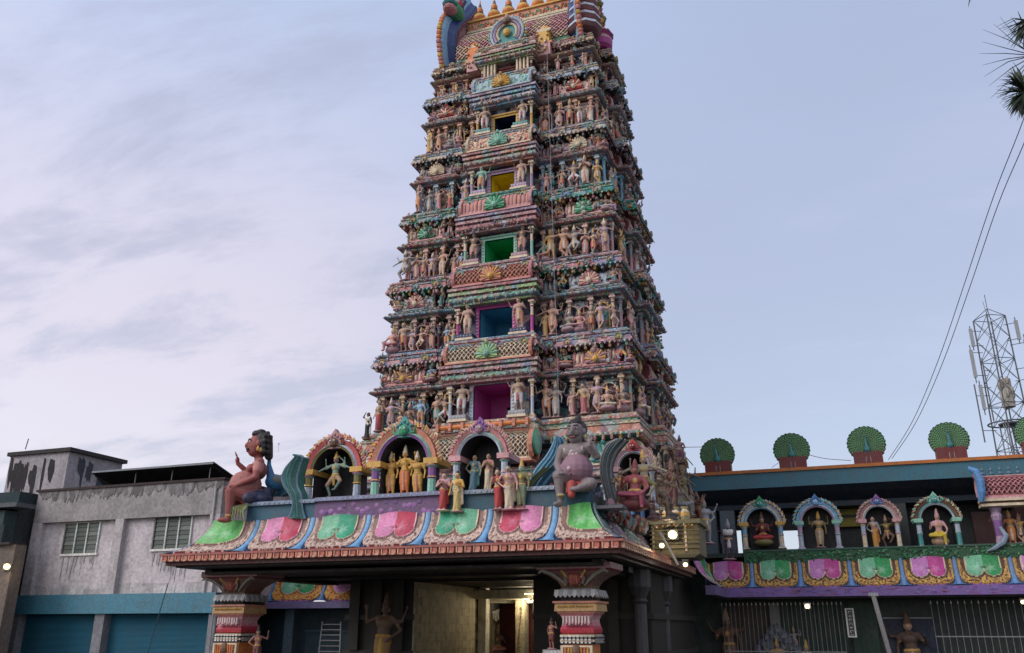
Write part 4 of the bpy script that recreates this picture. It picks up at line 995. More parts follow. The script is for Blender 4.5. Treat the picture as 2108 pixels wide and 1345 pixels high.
bb = mb.build('bracket_box', org=(bx.x+.5,33.4,bz.z)); tag(bb, 'yellow painted bracket box with urns behind the canopy corner', 'bracket box')
mb = MB(); mb.tube([at(1358,1095,30.5), at(1396,1163,30.5)], .05, (.5,.45,.35), n=6); tb = mb.build('tube_light_batten', org=at(1380,1130,30.5)); tag(tb, 'pale slanting tube batten beside the right canopy eave', 'tube light')

# ------------------------------------------------------------------ gateway passage
mb = MB(); W0 = (.6,.56,.44)
mb.box((-16.45,33.3,0),(-16.38,45,3.4),(.36,.31,.2))                      # plastered left wall of the passage
for (x0,x1,y0,y1,z0,z1) in [(-16.3,-15.9,40,40.5,0,3.4),(-16.38,-11.3,39.6,40.1,2.9,3.3),(-16.38,-11.3,41.6,42,2.75,3.1)]: mb.box((x0,y0,z0),(x1,y1,z1),W0)
for i in range(9):
    z = .35*i; 
    for j in range(8): mb.box((-16.378,33.5+j*.8+(i%2)*.4,z+.012),(-16.36,34.28+j*.8+(i%2)*.4,z+.34),mixc((.40,.34,.22),(.52,.45,.3),random.random()))
pw_ = mb.build('passage_lining', tower, mat=GRAN)
a = at(1003,1236,41.4); b_ = at(1081,1236,41.4); mb = MB()
mb.box((-16.3,41.4,0),(a.x-.15,41.9,2.8),(.12,.11,.08)); mb.box((b_.x+.4,41.4,0),(-10,41.9,2.8),(.015,.015,.014)); mb.box((a.x-.15,41.2,0),(a.x,41.9,2.9),W0); mb.box((b_.x-.45,41.25,0),(b_.x,41.9,2.9),(.5,.43,.28))  # wall right of the door coloured near black to read as unlit
mb.box((a.x-.2,41.15,a.z+.0),(b_.x+.3,41.9,a.z+.3),(.4,.36,.26)); mb.box((a.x,43.2,0),(b_.x,43.3,2.8),(.16,.035,.03))
for k in range(10): mb.tube([(b_.x-.38+.03*k,41.22,.6+.2*k),(b_.x-.3+.02*k,41.2,.75+.2*k),(b_.x-.2,41.22,.7+.2*k)],.018,(.2,.14,.08),n=4)
mb.build('inner_doorframe', tower, mat=GRAN)
d_ = at(1024,1345,42.9); st_ = statue('lalita', 9, (d_.x+.15, 42.6, .1), 1.9, 0, 'dark idol draped in white inside the lit inner doorway', None, 'idol', 'idol')
mb = MB()
mb.tube([(d_.x-.2,42.2,2.45),(d_.x+.1,42.0,2.3),(d_.x+.35,42.2,2.45)],[.05,.08,.05],'white'); 
for k in range(7): mb.tube([(d_.x-.2+k*.09,42.1,2.4),(d_.x-.2+k*.09+.02,42.1,2.0+.1*math.sin(k))],.035,'white',n=5)
ga = mb.build('garland', org=(d_.x,42.1,2.4)); tag(ga,'white flower garland hanging in the lit inner doorway','garland')
def bulb(loc, power, col=(1,.85,.6), r=.25, label='', vis=True):
    t_ = thing('ceiling_lamp', loc, label, 'ceiling lamp')
    mb = MB(); mb.box((loc[0]-.5,loc[1]-.05,loc[2]),(loc[0]+.5,loc[1]+.05,loc[2]+.04),'white'); mb.build('batten', t_)
    mb = MB(); mb.tube([(loc[0]-.48,loc[1],loc[2]-.03),(loc[0]+.48,loc[1],loc[2]-.03)],.02,'white'); mb.build('tube', t_, mat=LAMP)
    l = bpy.data.lights.new('glow', 'POINT'); l.energy = power; l.color = col; l.shadow_soft_size = r; o = bpy.data.objects.new('glow', l); COL.objects.link(o); o.parent = t_; o.location = (0,0,-.15)
bulb((-13.2,39.3,3.12), 18, label='tube lamp inside the gateway passage lighting the plaster wall')
bulb((-14.1,40.85,3.0), 130, label='tube lamp before the inner doorway over the idol')

# ------------------------------------------------------------------ figures on and around the canopy
def shrine(px0, px1, pyb, pyt, Y, cols, label, crest, depth=1.0, name='shrine_arch', blob_n=38):
    a, b = at(px0, pyb, Y), at(px1, pyb, Y); t_ = at((px0+px1)/2, pyt, Y)
    w = (b.x-a.x)/2; cx = (a.x+b.x)/2; zb = (a.z+b.z)/2; H = t_.z-zb
    F = Frame((cx, Y, 0), (1,0,0), (0,-1,0)); cA, cB, cC, cD = cols
    rt = thing(name, (cx, Y+.3, zb), label, 'shrine arch')
    ri = w*.72; zs = zb+H*.86-w*1.0   # springing
    mb = MB()    # arch body with an opening
    K_ = 20
    def arc(r, y): return [F(r*math.cos(PI-PI*k/K_), y, zs+r*math.sin(PI-PI*k/K_)*1.05) for k in range(K_+1)]
    ins = [F(-ri, 0, zb)]+arc(ri, 0)+[F(ri, 0, zb)]
    for (r0, r1, y0, y1, c) in [(ri, w*.80, .10, .16, cB), (w*.80, w*.86, .16, .05, cD), (w*.86, w*1.0, .05, .12, cA)]:
        A = arc(r0, y0); B = arc(r1, y1); mb.ring([A, B], K(c), closed=False); 
    A = arc(w, .12); B = arc(w, -.35); mb.ring([A, B], K(cA), closed=False)
    A = arc(ri, .10); B = arc(ri, -depth); mb.ring([A, B], (.03,.028,.032), closed=False)  # niche lining coloured near black for the shade inside
    back = [F(-ri, -depth, zb)]+arc(ri, -depth)+[F(ri, -depth, zb)]; n = len(mb.v); mb.v += [tuple(p) for p in back]; mb.face(range(n, n+len(back)), K('dark'))
    arch = mb.build('arch', rt)
    mb = MB()
    for k in range(blob_n):
        th_ = PI*(k+.5)/blob_n; r = w*(1.03+.03*(k%2)); q = lambda rr_, t2: F(rr_*math.cos(t2), .02, zs+rr_*1.05*math.sin(t2))
        mb.tube([q(r, th_-.03), q(r+w*.07, th_), q(r+w*.13, th_+.05)], [w*.055, w*.05, w*.015], [cC, mixc(cC,'cream',.5), cA, mixc(cA,'cream',.4), 'tan'][(k*3+k//4) % 5], n=5)
    mb.build('arch_crockets', arch)
    for s in (-1, 1):
        mb = MB(); x = s*(ri+w)*.5; r = (w-ri)*.55; hh = zs-zb
        fbox(mb, F, x-r*1.1, x+r*1.1, -depth, .16, zb, zb+hh*.06, cD)
        mb.lathe(F(x, .02, zb), [(r,hh*.06),(r*.8,hh*.1),(r*.75,hh*.5),(r*.95,hh*.54),(r*.75,hh*.58),(r*.75,hh*.84),(r*1.15,hh*.9),(r*.9,hh*.95)], [cB,cD,cB,cC,cB,cD,cA], n=8)
        fbox(mb, F, x-r*1.35, x+r*1.35, -depth, .2, zs-hh*.06, zs+r*.7, cC)
        x = s*ri; mb.quad(F(x,.0,zb), F(x,-depth,zb), F(x,-depth,zs+.1), F(x,.0,zs+.1), (.04,.035,.04)); mb.build('column', rt)
    mb = MB(); r = w*.26; z = zb+H-r*1.5
    mb.prism([F(-r*1.0,-.1,z-r*.7),F(r*1.0,-.1,z-r*.7),F(r*.8,-.1,z+r*.6),F(0,-.1,z+r*1.7),F(-r*.8,-.1,z+r*.6)],F.n*.22,crest[0])
    mb.blob(F(0,.18,z), (r*.55,.12,r*.6), crest[1], 8, 6)
    for s in (-1, 1): mb.blob(F(s*r*.24,.28,z+r*.15), r*.13, 'white', 6, 4); mb.tube([F(s*r*.5,.1,z-r*.4),F(s*r*1.2,.1,z-r*.2),F(s*r*1.3,.1,z+r*.5)],[r*.2,r*.16,r*.08],crest[1],n=5)
    for k in range(5): mb.blob(F((k-2)*r*.4,.12,z+r*(1.0-.25*abs(k-2))), r*.2, crest[0], 6, 4)
    mb.build('crest_mask', rt)
    return F, cx, zb, w, zs
SY = 27.0
s1 = shrine(626, 742, 1030, 888, SY+.3, ((.5,.1,.1),'olive','gold','pale'), 'red rimmed arch sheltering the green dancing deity', ('mauve','brown'))
s2 = shrine(762, 898, 1024, 860, SY, ('salmon','purple','gold','mint'), 'wide salmon arch sheltering three golden deities', ('teal','green'))
s3 = shrine(931, 1047, 1014, 862, SY, ('pink','pale','rose','mint'), 'pink and pale green arch sheltering two standing figures', ('purple','mauve'))
def fig_at(px, pyb, pyt, Y, kind, pi, label, rz=0, name='statue', group=None, **kw):
    b = at(px, pyb, Y); t_ = at(px, pyt, Y); hgt = {'lalita': .9, 'lotus': .9}.get(kind, 1.1 if kind not in ('carry', 'saree') else 1.0)
    return statue(kind, pi, b, (t_.z-b.z)/hgt, rz, label, group, name, 'statue', **kw)
reg('manyarm', stand('dance', ('out','out'), 'tall', ('up','up','out','head')), .012)
reg('man', stand('saree', ('hip','down'), 'plain'), .013); reg('lady', stand('saree', ('down','hold'), 'bun'), .013); reg('deity', stand('dhoti', ('bless','down'), 'tall', ('up','up')), .012)
reg('folded', stand('saree', ('namaste','namaste'), 'plain'), .013); reg('warrior', stand('bare', ('up','hip'), 'tall', ('back','back'), w=1.2), .013)
fig_at(688,1026,928,SY+.45,'manyarm',1,'green skinned many armed dancing deity under the red rimmed arch', skin=K((.22,.32,.25)), top=K((.22,.32,.25)), cloth='tan', face='mauve')
for px, i, l in ((803,8,'golden deity at the left of the trio under the salmon arch'),(832,8,'tallest golden deity at the centre of the trio under the salmon arch'),(860,3,'golden deity at the right of the trio under the salmon arch')):
    fig_at(px,1021,915 if px == 832 else 928,SY+.3,'deity',8,l, skin='gold', cloth=('gold' if px != 832 else 'orange'), top='gold', crown='cream', sash='salmon')
fig_at(973,1014,925,SY+.3,'man',4,'teal robed standing figure at the left under the pink arch', skin='stone', cloth=K((.08,.2,.26)), top=K((.08,.2,.26)), sash='teal', face='tan')
fig_at(1004,1012,922,SY+.3,'folded',6,'pink shirted figure in a pale dhoti under the pink arch', skin='tan', cloth='cream', top='pink', sash='mauve')
FY = 25.95
fig_at(911,1052,963,FY,'folded',5,'bare chested figure with folded arms in a red skirt before the parapet', .2, skin='rose', top='rose', cloth='red', sash='maroon', crown='maroon', base='cream')
fig_at(941,1054,962,FY,'lady',8,'golden sari clad woman with raised hand before the parapet', -.1, skin='gold', top='gold', cloth=K((.6,.45,.16)), sash='cream')
fig_at(1026,1050,954,FY,'lady',0,'woman in a long red sari standing before the parapet', .3, skin='tan', top='red', cloth='red', sash='maroon')
fig_at(1049,1050,946,FY,'man',6,'bare chested man in a white dhoti standing before the parapet', .1, skin='rose', top='rose', cloth='cream', sash='tan')
fig_at(1073,1050,944,FY+.1,'deity',1,'crowned deity in grey green drapery standing before the parapet', -.1, skin='olive', top='olive', cloth=K((.16,.22,.15)), sash='olive')
mb = MB()   # sweeping cloth beside the crowned deity
mb.grid(lambda u, v: at(1068+(50+22*u)*v*v+16*u*(1-v), 1050-88*v, FY+.2)+Vector((0,-.12*math.sin(u*6*PI)*(1-v*.5),0)), 30, 14, lambda u, v: mixc('teal','olive', .5+.4*math.sin(u*19)))
mb.grid(lambda u, v: at(1068+(50+22*u)*v*v+16*u*(1-v), 1050-88*v, FY+.32)+Vector((0,-.12*math.sin(u*6*PI)*(1-v*.5),0)), 30, 14, lambda u, v: K('olive'))
cl = mb.build('draped_cloth', org=at(1090,1048,FY+.2)); tag(cl, 'grey green fluted drapery sweeping up from the parapet', 'drapery sculpture')
# ------------------------------------------------------------------ big seated figures
def big(name, prims, palette, loc, rz, label, vox=.022, sub=()):
    o = figure_obj(name, figure_mesh(prims, vox, 2), palette); o.location = loc; o.rotation_euler = (0,0,rz); tag(o, label, 'statue')
    for nm, pr, pl in sub:
        c = figure_obj(nm, figure_mesh(pr, vox, 2), pl); c.parent = o
    return o
def bighead(c, k=1.0, mous=True):
    f = lambda x, y, z: (c[0]+x*k, c[1]+y*k, c[2]+z*k)
    ps = [('e', f(0,0,0), (.26*k,.29*k,.35*k), 'skin'), ('e', f(0,-.08,-.2), (.2*k,.2*k,.17*k), 'skin'), ('e', f(0,-.3,-.03), (.06*k,.09*k,.1*k), 'skin'), ('c', f(0,-.27,.12), f(0,-.33,-.05), .035*k, .05*k, 'skin'),
          ('e', f(-.11,-.25,.07), (.05*k,.03*k,.024*k), 'eye'), ('e', f(.11,-.25,.07), (.05*k,.03*k,.024*k), 'eye'), ('c', f(-.17,-.24,.1), f(-.05,-.27,.1), .015*k, .015*k, 'skin'), ('c', f(.17,-.24,.1), f(.05,-.27,.1), .015*k, .015*k, 'skin'), ('e', f(-.11,-.29,.07), (.024*k,.014*k,.026*k), 'hair'), ('e', f(.11,-.29,.07), (.024*k,.014*k,.026*k), 'hair'),
          ('c', f(-.18,-.25,.16), f(-.05,-.29,.15), .02*k, .022*k, 'hair'), ('c', f(.18,-.25,.16), f(.05,-.29,.15), .02*k, .022*k, 'hair'),
          ('c', f(-.07,-.3,-.2), f(.07,-.3,-.2), .024*k, .024*k, 'lip'), ('e', f(-.28,0,0), (.04*k,.07*k,.1*k), 'skin'), ('e', f(.28,0,0), (.04*k,.07*k,.1*k), 'skin'),
          ('e', f(-.3,0,-.17), (.05*k,.05*k,.08*k), 'gold'), ('e', f(.3,0,-.17), (.05*k,.05*k,.08*k), 'gold')]
    if mous:
        for s in (-1, 1): ps += [('c', f(s*.02,-.31,-.13), f(s*.16,-.28,-.16), .035*k, .028*k, 'hair'), ('c', f(s*.16,-.28,-.16), f(s*.22,-.24,-.1), .026*k, .012*k, 'hair')]
    return ps
def bighand(c, d, k=1.0, key='skin', spread=(0,0,1)):
    """a palm with five separate fingers: c wrist, d pointing direction"""
    c = Vector(c); d = Vector(d).normalized(); s = d.cross(Vector(spread)); s = s.normalized() if s.length > .1 else Vector((1,0,0))
    ps = [('e', tuple(c+d*.09*k), (.075*k,.06*k,.085*k), key)]
    for i, (o, l) in enumerate(((-.06,.15),(-.02,.18),(.02,.17),(.06,.13))):
        a = c+d*.14*k+s*o*k; ps += [('c', tuple(a), tuple(a+d*l*.55*k+s*o*.35*k), .021*k, .019*k, key), ('c', tuple(a+d*l*.55*k+s*o*.35*k), tuple(a+d*l*k+s*o*.4*k+Vector(spread)*-.03*k), .018*k, .013*k, key)]
    a = c+d*.05*k-s*.06*k; ps.append(('c', tuple(a), tuple(a+d*.08*k-s*.1*k), .024*k, .017*k, key))
    return ps
b = at(1190, 1010, 26.35)
pr = bighead((0,-.05,1.88), 1.1)+[('c',(0,0,1.45),(0,-.02,1.65),.17,.15,'skin'),('e',(0,0,1.2),(.5,.33,.36),'skin'),('e',(-.2,-.24,1.2),(.2,.14,.17),'skin'),('e',(.2,-.24,1.2),(.2,.14,.17),'skin'),
    ('e',(.04,-.16,.66),(.54,.46,.5),'belly'),('e',(0,0,.22),(.5,.38,.26),'belly'),('c',(-.42,0,1.36),(.42,0,1.36),.19,.19,'skin'),
    ('c',(-.5,0,1.36),(-.66,-.05,.88),.19,.15,'skin'),('c',(-.66,-.05,.88),(-.42,-.5,.58),.15,.1,'skin'),
    ('c',(.5,0,1.36),(.72,-.12,1.02),.17,.13,'skin'),('c',(.72,-.12,1.02),(.6,-.4,1.32),.12,.09,'skin'),
    ('c',(-.2,-.05,.18),(-.4,-.62,.4),.26,.2,'skin'),('c',(-.4,-.62,.4),(-.36,-.6,-.25),.18,.12,'skin'),('c',(-.36,-.6,-.25),(-.36,-.58,-.42),.11,.1,'skin'),('e',(-.38,-.74,-.5),(.13,.24,.09),'skin'),
    ('c',(.2,-.05,.14),(.62,-.42,.12),.25,.2,'skin'),('c',(.62,-.42,.12),(.3,-.62,-.02),.17,.12,'skin'),('e',(.2,-.72,-.06),(.2,.12,.09),'skin'),
    ('e',(-.05,-.6,.62),(.07,.05,.07),'mark'),('e',(-.04,-.34,1.2),(.07,.06,.07),'mark'),('e',(.04,-.63,.42),(.05,.03,.05),'hair'),('e',(-.3,-.66,-.22),(.15,.13,.05),'gold')]
pr += bighand((-.42,-.5,.58),(.5,-.6,-.25),1.25)+bighand((.6,-.4,1.32),(.1,-.1,1),1.2,spread=(0,1,0))
for k in range(9):
    t = k/8*PI; pr.append(('e', (-.32*math.cos(t), -.3-.05*math.sin(t), 1.32-.22*math.sin(t)), (.045,.045,.045), 'mark'))
gr = K((.21,.17,.17))
big('seated_giant_statue', pr, dict(skin=gr, belly=K((.27,.145,.19)), hair='black', eye='white', lip=K((.3,.1,.1)), gold=K((.35,.3,.12)), mark=K((.5,.4,.4))), b, -.12, 'huge grey pot bellied moustached giant seated on the canopy corner',
    sub=[('hair', [('e',(0,.09,2.0),(.33,.33,.32),'hair'),('e',(0,-.05,2.17),(.24,.24,.16),'hair'),('c',(-.1,.1,2.12),(.05,.05,2.34),.2,.12,'hair'),('c',(-.26,.1,1.95),(-.42,.15,1.5),.14,.07,'hair'),('c',(-.4,.1,1.55),(-.5,.1,1.42),.1,.09,'gold')], dict(hair='black', gold='olive')),
         ('loincloth', [('e',(0,-.12,.14),(.44,.4,.14),'red'),('c',(.02,-.55,.12),(.06,-.68,-.22),.15,.12,'red'),('c',(-.1,-.5,.14),(-.14,-.55,-.1),.09,.06,'red')], dict(red=K((.38,.05,.04))))])
b = at(524, 1041, 26.5)
sk = K((.30,.075,.065))
pr = bighead((0,-.1,2.24), 1.22)+[('c',(0,0,1.6),(0,-.05,1.95),.17,.15,'skin'),('e',(0,0,1.3),(.46,.34,.36),'skin'),('e',(0,-.40,.72),(.46,.6,.55),'belly'),('e',(-.2,-.28,1.32),(.22,.16,.17),'skin'),('e',(.2,-.28,1.32),(.22,.16,.17),'skin'),('e',(0,0,.3),(.48,.4,.3),'cloth'),('c',(-.4,0,1.55),(.4,0,1.55),.17,.17,'skin'),
    ('c',(-.5,0,1.55),(-.66,-.25,1.25),.16,.12,'skin'),('c',(-.66,-.25,1.25),(-.6,-.72,1.62),.12,.085,'skin'),
    ('c',(.5,0,1.52),(.62,-.1,.95),.18,.13,'skin'),('c',(.62,-.1,.95),(.3,-.78,.62),.14,.09,'skin'),('c',(.49,-.02,1.42),(.54,-.04,1.24),.21,.2,'band'),
    ('c',(.2,-.1,.22),(.24,-.88,.48),.25,.19,'skin'),('c',(.24,-.88,.48),(.2,-.86,-.3),.22,.15,'skin'),('c',(.2,-.86,-.3),(.2,-.85,-.48),.14,.12,'skin'),('e',(.2,-1.0,-.58),(.13,.26,.1),'skin'),
    ('c',(-.2,-.05,.2),(-.66,-.5,.2),.24,.19,'skin'),('c',(-.66,-.5,.2),(-.2,-.8,.1),.16,.11,'skin'),('e',(.2,-.86,-.42),(.16,.15,.05),'gold'),
    ('c',(-.35,-.2,1.45),(.2,-.42,1.2),.035,.035,'hair'),('e',(.02,-.4,1.15),(.07,.06,.09),'gold')]
pr += bighand((-.6,-.72,1.62),(0,-.25,1),1.4,spread=(0,1,0))+bighand((.3,-.78,.62),(-.2,-.8,-.1),1.2)
big('seated_man_statue', pr, dict(skin=sk, belly=K((.40,.14,.12)), cloth='navy', hair='black', eye='white', lip=K((.25,.05,.05)), gold='gold', band=K((.5,.2,.18))), b, math.radians(-50), 'red brown seated man in profile with raised hand, canopy left corner',
    sub=[('hair', [('e',(0,.08,2.42),(.36,.36,.34),'hair'),('c',(0,.2,2.3),(0,.34,1.85),.26,.16,'hair'),('c',(.3,.02,2.3),(.33,.12,1.95),.1,.09,'hair'),('e',(0,-.2,2.66),(.22,.16,.14),'hair'),('e',(0,-.02,2.72),(.2,.2,.14),'hair'),('e',(.34,-.02,2.0),(.07,.07,.09),'gold')]+[('e',(.3*math.cos(k*2.4)*math.cos(k*.35),.1+.3*math.sin(k*2.4)*math.cos(k*.35),2.42+.33*math.sin(k*.35)),(.085,.085,.085),'hair') for k in range(0,5)]+[('e',(.36*math.cos(a_),.12+.24*math.sin(a_),z_),(.075,.075,.09),'hair') for a_ in (0,.6,1.2,1.8,2.4,3.1) for z_ in (1.95,2.15,2.35,2.55)], dict(hair='black', gold='gold')),
         ('cloth', [('e',(.1,.15,.2),(.56,.5,.28),'c'),('c',(.3,.1,.3),(.55,-.3,.2),.25,.2,'c'),('c',(.1,.4,.5),(.3,.3,-.1),.2,.25,'c')], dict(c=K((.02,.03,.08))))])
mb = MB()
for k in range(6):
    a0 = at(500+k*2, 1040, 26.0); mb.tube([a0, a0+Vector((-.25+.05*k,-.25,-.1-.03*k)), a0+Vector((-.35+.1*k,-.3,-.5-.05*(k%3)))], [.05,.06,.01], random.choice(['olive',(.1,.2,.08),(.2,.3,.15)]), n=5)
lf = mb.build('leaf_tuft', org=at(500,1045,26.0)); tag(lf, 'green carved leaves hanging below the seated red brown man', 'leaf sculpture')
# blue peacock behind the seated man
b = at(563, 1034, 27.2)
pr = [('e',(0,0,.75),(.3,.42,.3),'b'),('c',(0,-.2,.85),(-.03,-.32,1.35),.18,.09,'b'),('c',(-.03,-.32,1.35),(-.03,-.34,1.75),.085,.06,'b'),('e',(-.03,-.38,1.82),(.08,.12,.085),'b'),('c',(-.03,-.46,1.81),(-.03,-.6,1.77),.03,.008,'k'),
      ('c',(0,0,1.9),(0,.0,2.2),.012,.012,'k'),('e',(0,0,2.22),(.05,.02,.05),'b'),('c',(.1,.3,.8),(.55,.9,.95),.3,.25,'t'),('c',(-.1,-.1,.5),(-.1,-.15,0),.05,.04,'k'),('c',(.12,-.1,.5),(.12,-.15,0),.05,.04,'k'),('e',(.18,.05,.8),(.16,.35,.2),'t')]
pk = figure_obj('peacock_statue', figure_mesh(pr, .025), dict(b=K((.04,.22,.45)), t=K((.2,.22,.2)), k='dark')); pk.location = b; pk.rotation_euler = (0,0,-.4); tag(pk, 'slim blue peacock statue behind the seated red brown man', 'peacock statue')
def scroll_wing(name, pts, Y, th, col, rim, label, cat='scroll sculpture'):
    """a thick carved wing or scroll: list of (px, py, half width in px)"""
    L_, R2 = [], []; q_ = []
    for i in range(len(pts)-1):
        p0, p1, p2, p3 = pts[max(i-1,0)], pts[i], pts[i+1], pts[min(i+2,len(pts)-1)]
        for k in range(4):
            t_ = k/4; q_.append(tuple(.5*((2*p1[j])+(p2[j]-p0[j])*t_+(2*p0[j]-5*p1[j]+4*p2[j]-p3[j])*t_**2+(3*p1[j]-p0[j]-3*p2[j]+p3[j])*t_**3) for j in range(3)))
    pts = q_+[pts[-1]]
    for px, py, w in pts: L_.append(at(px-w, py, Y)); R2.append(at(px+w, py, Y))
    mb = MB(); n = len(pts)
    rings = [[L_[i]+Vector((0,.0,0)), L_[i]*.5+R2[i]*.5+Vector((0,-th*.5,0)), R2[i], R2[i]+Vector((0,th,0)), L_[i]+Vector((0,th,0))] for i in range(n)]
    mb.ring(rings, [K(col, .95+.1*(k%2)) for k in range(n)], cap=True)
    mb.tube([p+Vector((0,-.02,0)) for p in L_], .05, rim, n=6); mb.tube([p+Vector((0,-.02,0)) for p in R2], .05, rim, n=6)
    for i in range(1, n-1):
        for q in (.3, .5, .7): mb.tube([L_[i]*(1-q)+R2[i]*q+Vector((0,-th*.42,0)), L_[i+1]*(1-q)+R2[i+1]*q+Vector((0,-th*.42,0))], .03, mixc(col, rim, .6), n=4)
    o = mb.build(name, org=at(pts[0][0], pts[0][1], Y)); return tag(o, label, cat)
scroll_wing('wing_scroll', [(612,1068,17),(613,1052,11),(613,1036,9),(609,1018,11),(600,1002,13),(597,984,15),(602,966,14),(610,951,10),(617,940,6),(610,938,3)], 26.1, .45, (.05,.18,.15), (.12,.2,.26), 'dark green curling wing sculpture beside the blue peacock')
scroll_wing('wing_scroll', [(560,1020,20),(575,1006,26),(585,996,18),(592,985,6)], 27.5, .3, (.05,.17,.25), (.12,.25,.3), 'low teal body of the winged sculpture behind the peacock')
scroll_wing('wing_scroll', [(1085,1050,14),(1092,1030,12),(1098,1010,14),(1112,985,18),(1130,962,22),(1146,940,20),(1152,915,12),(1150,900,6)], 26.9, .4, (.05,.16,.25), (.14,.3,.42), 'blue wave shaped sculpture left of the grey giant')
scroll_wing('wing_scroll', [(1262,1040,10),(1256,1015,9),(1249,985,9),(1247,960,10),(1253,935,12),(1266,915,14),(1280,905,9)], 27.6, .4, (.07,.14,.14), (.22,.2,.2), 'dark horned scroll rising right of the grey giant')
# shrine and crowd of figures at the right canopy corner
s4 = shrine(1268, 1352, 1044, 905, 29.5, ('mauve','grey','mauve','pale'), 'weathered mauve arch beside the grey giant, over the red figure', ('red','maroon'))
fig_at(1308,1052,942,27.4,'lalita',0,'red seated figure resting an arm on the right canopy corner', .2, skin=K((.3,.06,.07)), top=K((.3,.06,.07)), cloth=K((.28,.05,.09)), sash='maroon', face=K((.35,.16,.12)), crown='maroon', base='maroon')
fig_at(1330,1040,925,28.4,'manyarm',2,'pale limbed dancing figure behind the red seated figure', .3, skin=K((.42,.36,.25)), top=K((.42,.36,.25)), cloth='olive')
fig_at(1276,1040,965,27.6,'saree',9,'small tan attendant with pot between the horned scroll and red figure', .2, skin='tan', cloth='brown', top='brown')
rw = ['brown','tan','maroon','grey','olive','mauve','stone','dark brown','dusty pink','rust','ash grey','umber','slate','ochre','plum','sooty black']
for i, (px, pb, pt, Y, kd) in enumerate([(1352,1060,960,30.0,'dancer'),(1368,1070,955,31.5,'warrior'),(1384,1062,940,33.0,'bless'),(1400,1066,975,34.2,'lalita'),(1412,1060,950,35.5,'staff'),(1424,1075,1000,36.0,'hip'),(1358,1000,930,33.0,'lotus'),(1392,985,925,34.5,'dancer'),(1345,1075,1020,29.0,'lotus'),(1440,1085,1010,36.5,'warrior'),(1378,1078,1015,31.8,'lotus'),(1408,1000,930,36.0,'saree'),(1416,1040,950,36.5,'raised'),(1430,1078,1005,37.5,'lotus'),(1400,955,893,35.0,'flute'),(1372,965,900,33.4,'archer')]):
    c1_ = {'dark brown':(.1,.05,.03),'dusty pink':(.36,.2,.2),'rust':(.3,.11,.05),'ash grey':(.22,.21,.2),'umber':(.14,.09,.05),'slate':(.14,.16,.19),'ochre':(.3,.2,.07),'plum':(.2,.08,.14),'sooty black':(.04,.035,.035)}.get(rw[i], rw[i]); fig_at(px,pb,pt,Y,kd,9,f'{rw[i]} weathered figure with {POSEW.get(kd,"raised arm")} in the crowd at the right canopy corner', .4+.2*i, skin=K(mixc('tan',c1_,.6),.62), face=K(mixc('tan',c1_,.5),.7), top=K(mixc('tan',c1_,.7),.6), cloth=K(c1_,.65), crown=K(mixc('tan',c1_,.7),.6), sash=K(mixc('tan',c1_,.4),.7), gold='olive', base=K(c1_,.5), group='crowded figures at the right canopy corner')
fig_at(755,905,846,33.0,'carry',6,'small black and white drummer statue at the left tower edge', -.3, skin='black', top='white', cloth='black', sash='white', face='brown', crown='brown', base='brown')
fig_at(1455,1120,1020,37.5,'warrior',10,'grey guardian statue leaning from the tower flank', .6, skin='grey', top='grey', cloth='stone', crown='mauve')
fig_at(1502,1152,1066,43.2,'guard',10,'dark armoured guardian with pale bands left of the arches', .2, skin=K((.06,.03,.06)), top='white', cloth=K((.08,.04,.08)), sash='white', crown='grey', face='grey')
# figures beside the pillars and in the dark hall
def corner_lady(px, pb, pt, Y, rz, lab):
    o = fig_at(px, pb, pt, Y, 'hip', 9, lab, rz, skin=K((.36,.16,.13)), top=K((.36,.16,.13)), cloth='maroon', sash='brown', crown='black'); return o
corner_lady(526,1372,1284,27.0,.9,'bare armed woman statue holding a stick, beside the left pillar')
corner_lady(1136,1336,1268,27.0,-.6,'bare armed woman statue with raised arm, beside the right pillar')
mb = MB(); a = at(1122,1337,27.0); mb.box((a.x,26.9,0),(a.x+.58,27.5,a.z-.14),(.2,.19,.18)); mb.box((a.x-.04,26.86,a.z-.14),(a.x+.6,27.5,a.z),'grey')
for k in range(12): mb.box((a.x+.02+k*.045,26.845,a.z-.11),(a.x+.045+k*.045,26.858,a.z-.03),'white')
pd = mb.build('statue_pedestal', org=(a.x+.3,27.2,0)); tag(pd,'grey pedestal with white dashes under the right pillar woman','pedestal')
mb = MB(); a = at(508,1372,27.0); mb.box((a.x,26.9,0),(a.x+.6,27.5,a.z),'brown'); mb.box((a.x-.04,26.86,a.z-.1),(a.x+.64,27.54,a.z-.02),'tan'); pd = mb.build('statue_pedestal', org=(a.x+.3,27.2,0)); tag(pd,'brown pedestal under the left pillar woman','pedestal')
fig_at(781,1400,1218,32.2,'warrior',9,'tall dark guardian statue with gold cloth in the unlit hall', .15, skin=K((.16,.1,.07)), top=K((.2,.12,.07)), cloth=K((.4,.22,.07)), sash='gold', crown='brown', face=K((.15,.1,.08)))

# ------------------------------------------------------------------ ground
mb = MB(); mb.quad((-900,-900,0),(900,-900,0),(900,900,0),(-900,900,0),(.055,.054,.052)); g_ = mb.build('ground', mat=CONC); tag(g_, kind='structure')
mb = MB(); mb.box((-23,26.2,-.3),(-5,48,.14),(.12,.11,.10)); mb.box((-23.4,25.8,-.3),(-4.6,26.196,.07),(.2,.18,.16)); g_ = mb.build('pavement', mat=CONC); tag(g_, kind='structure')

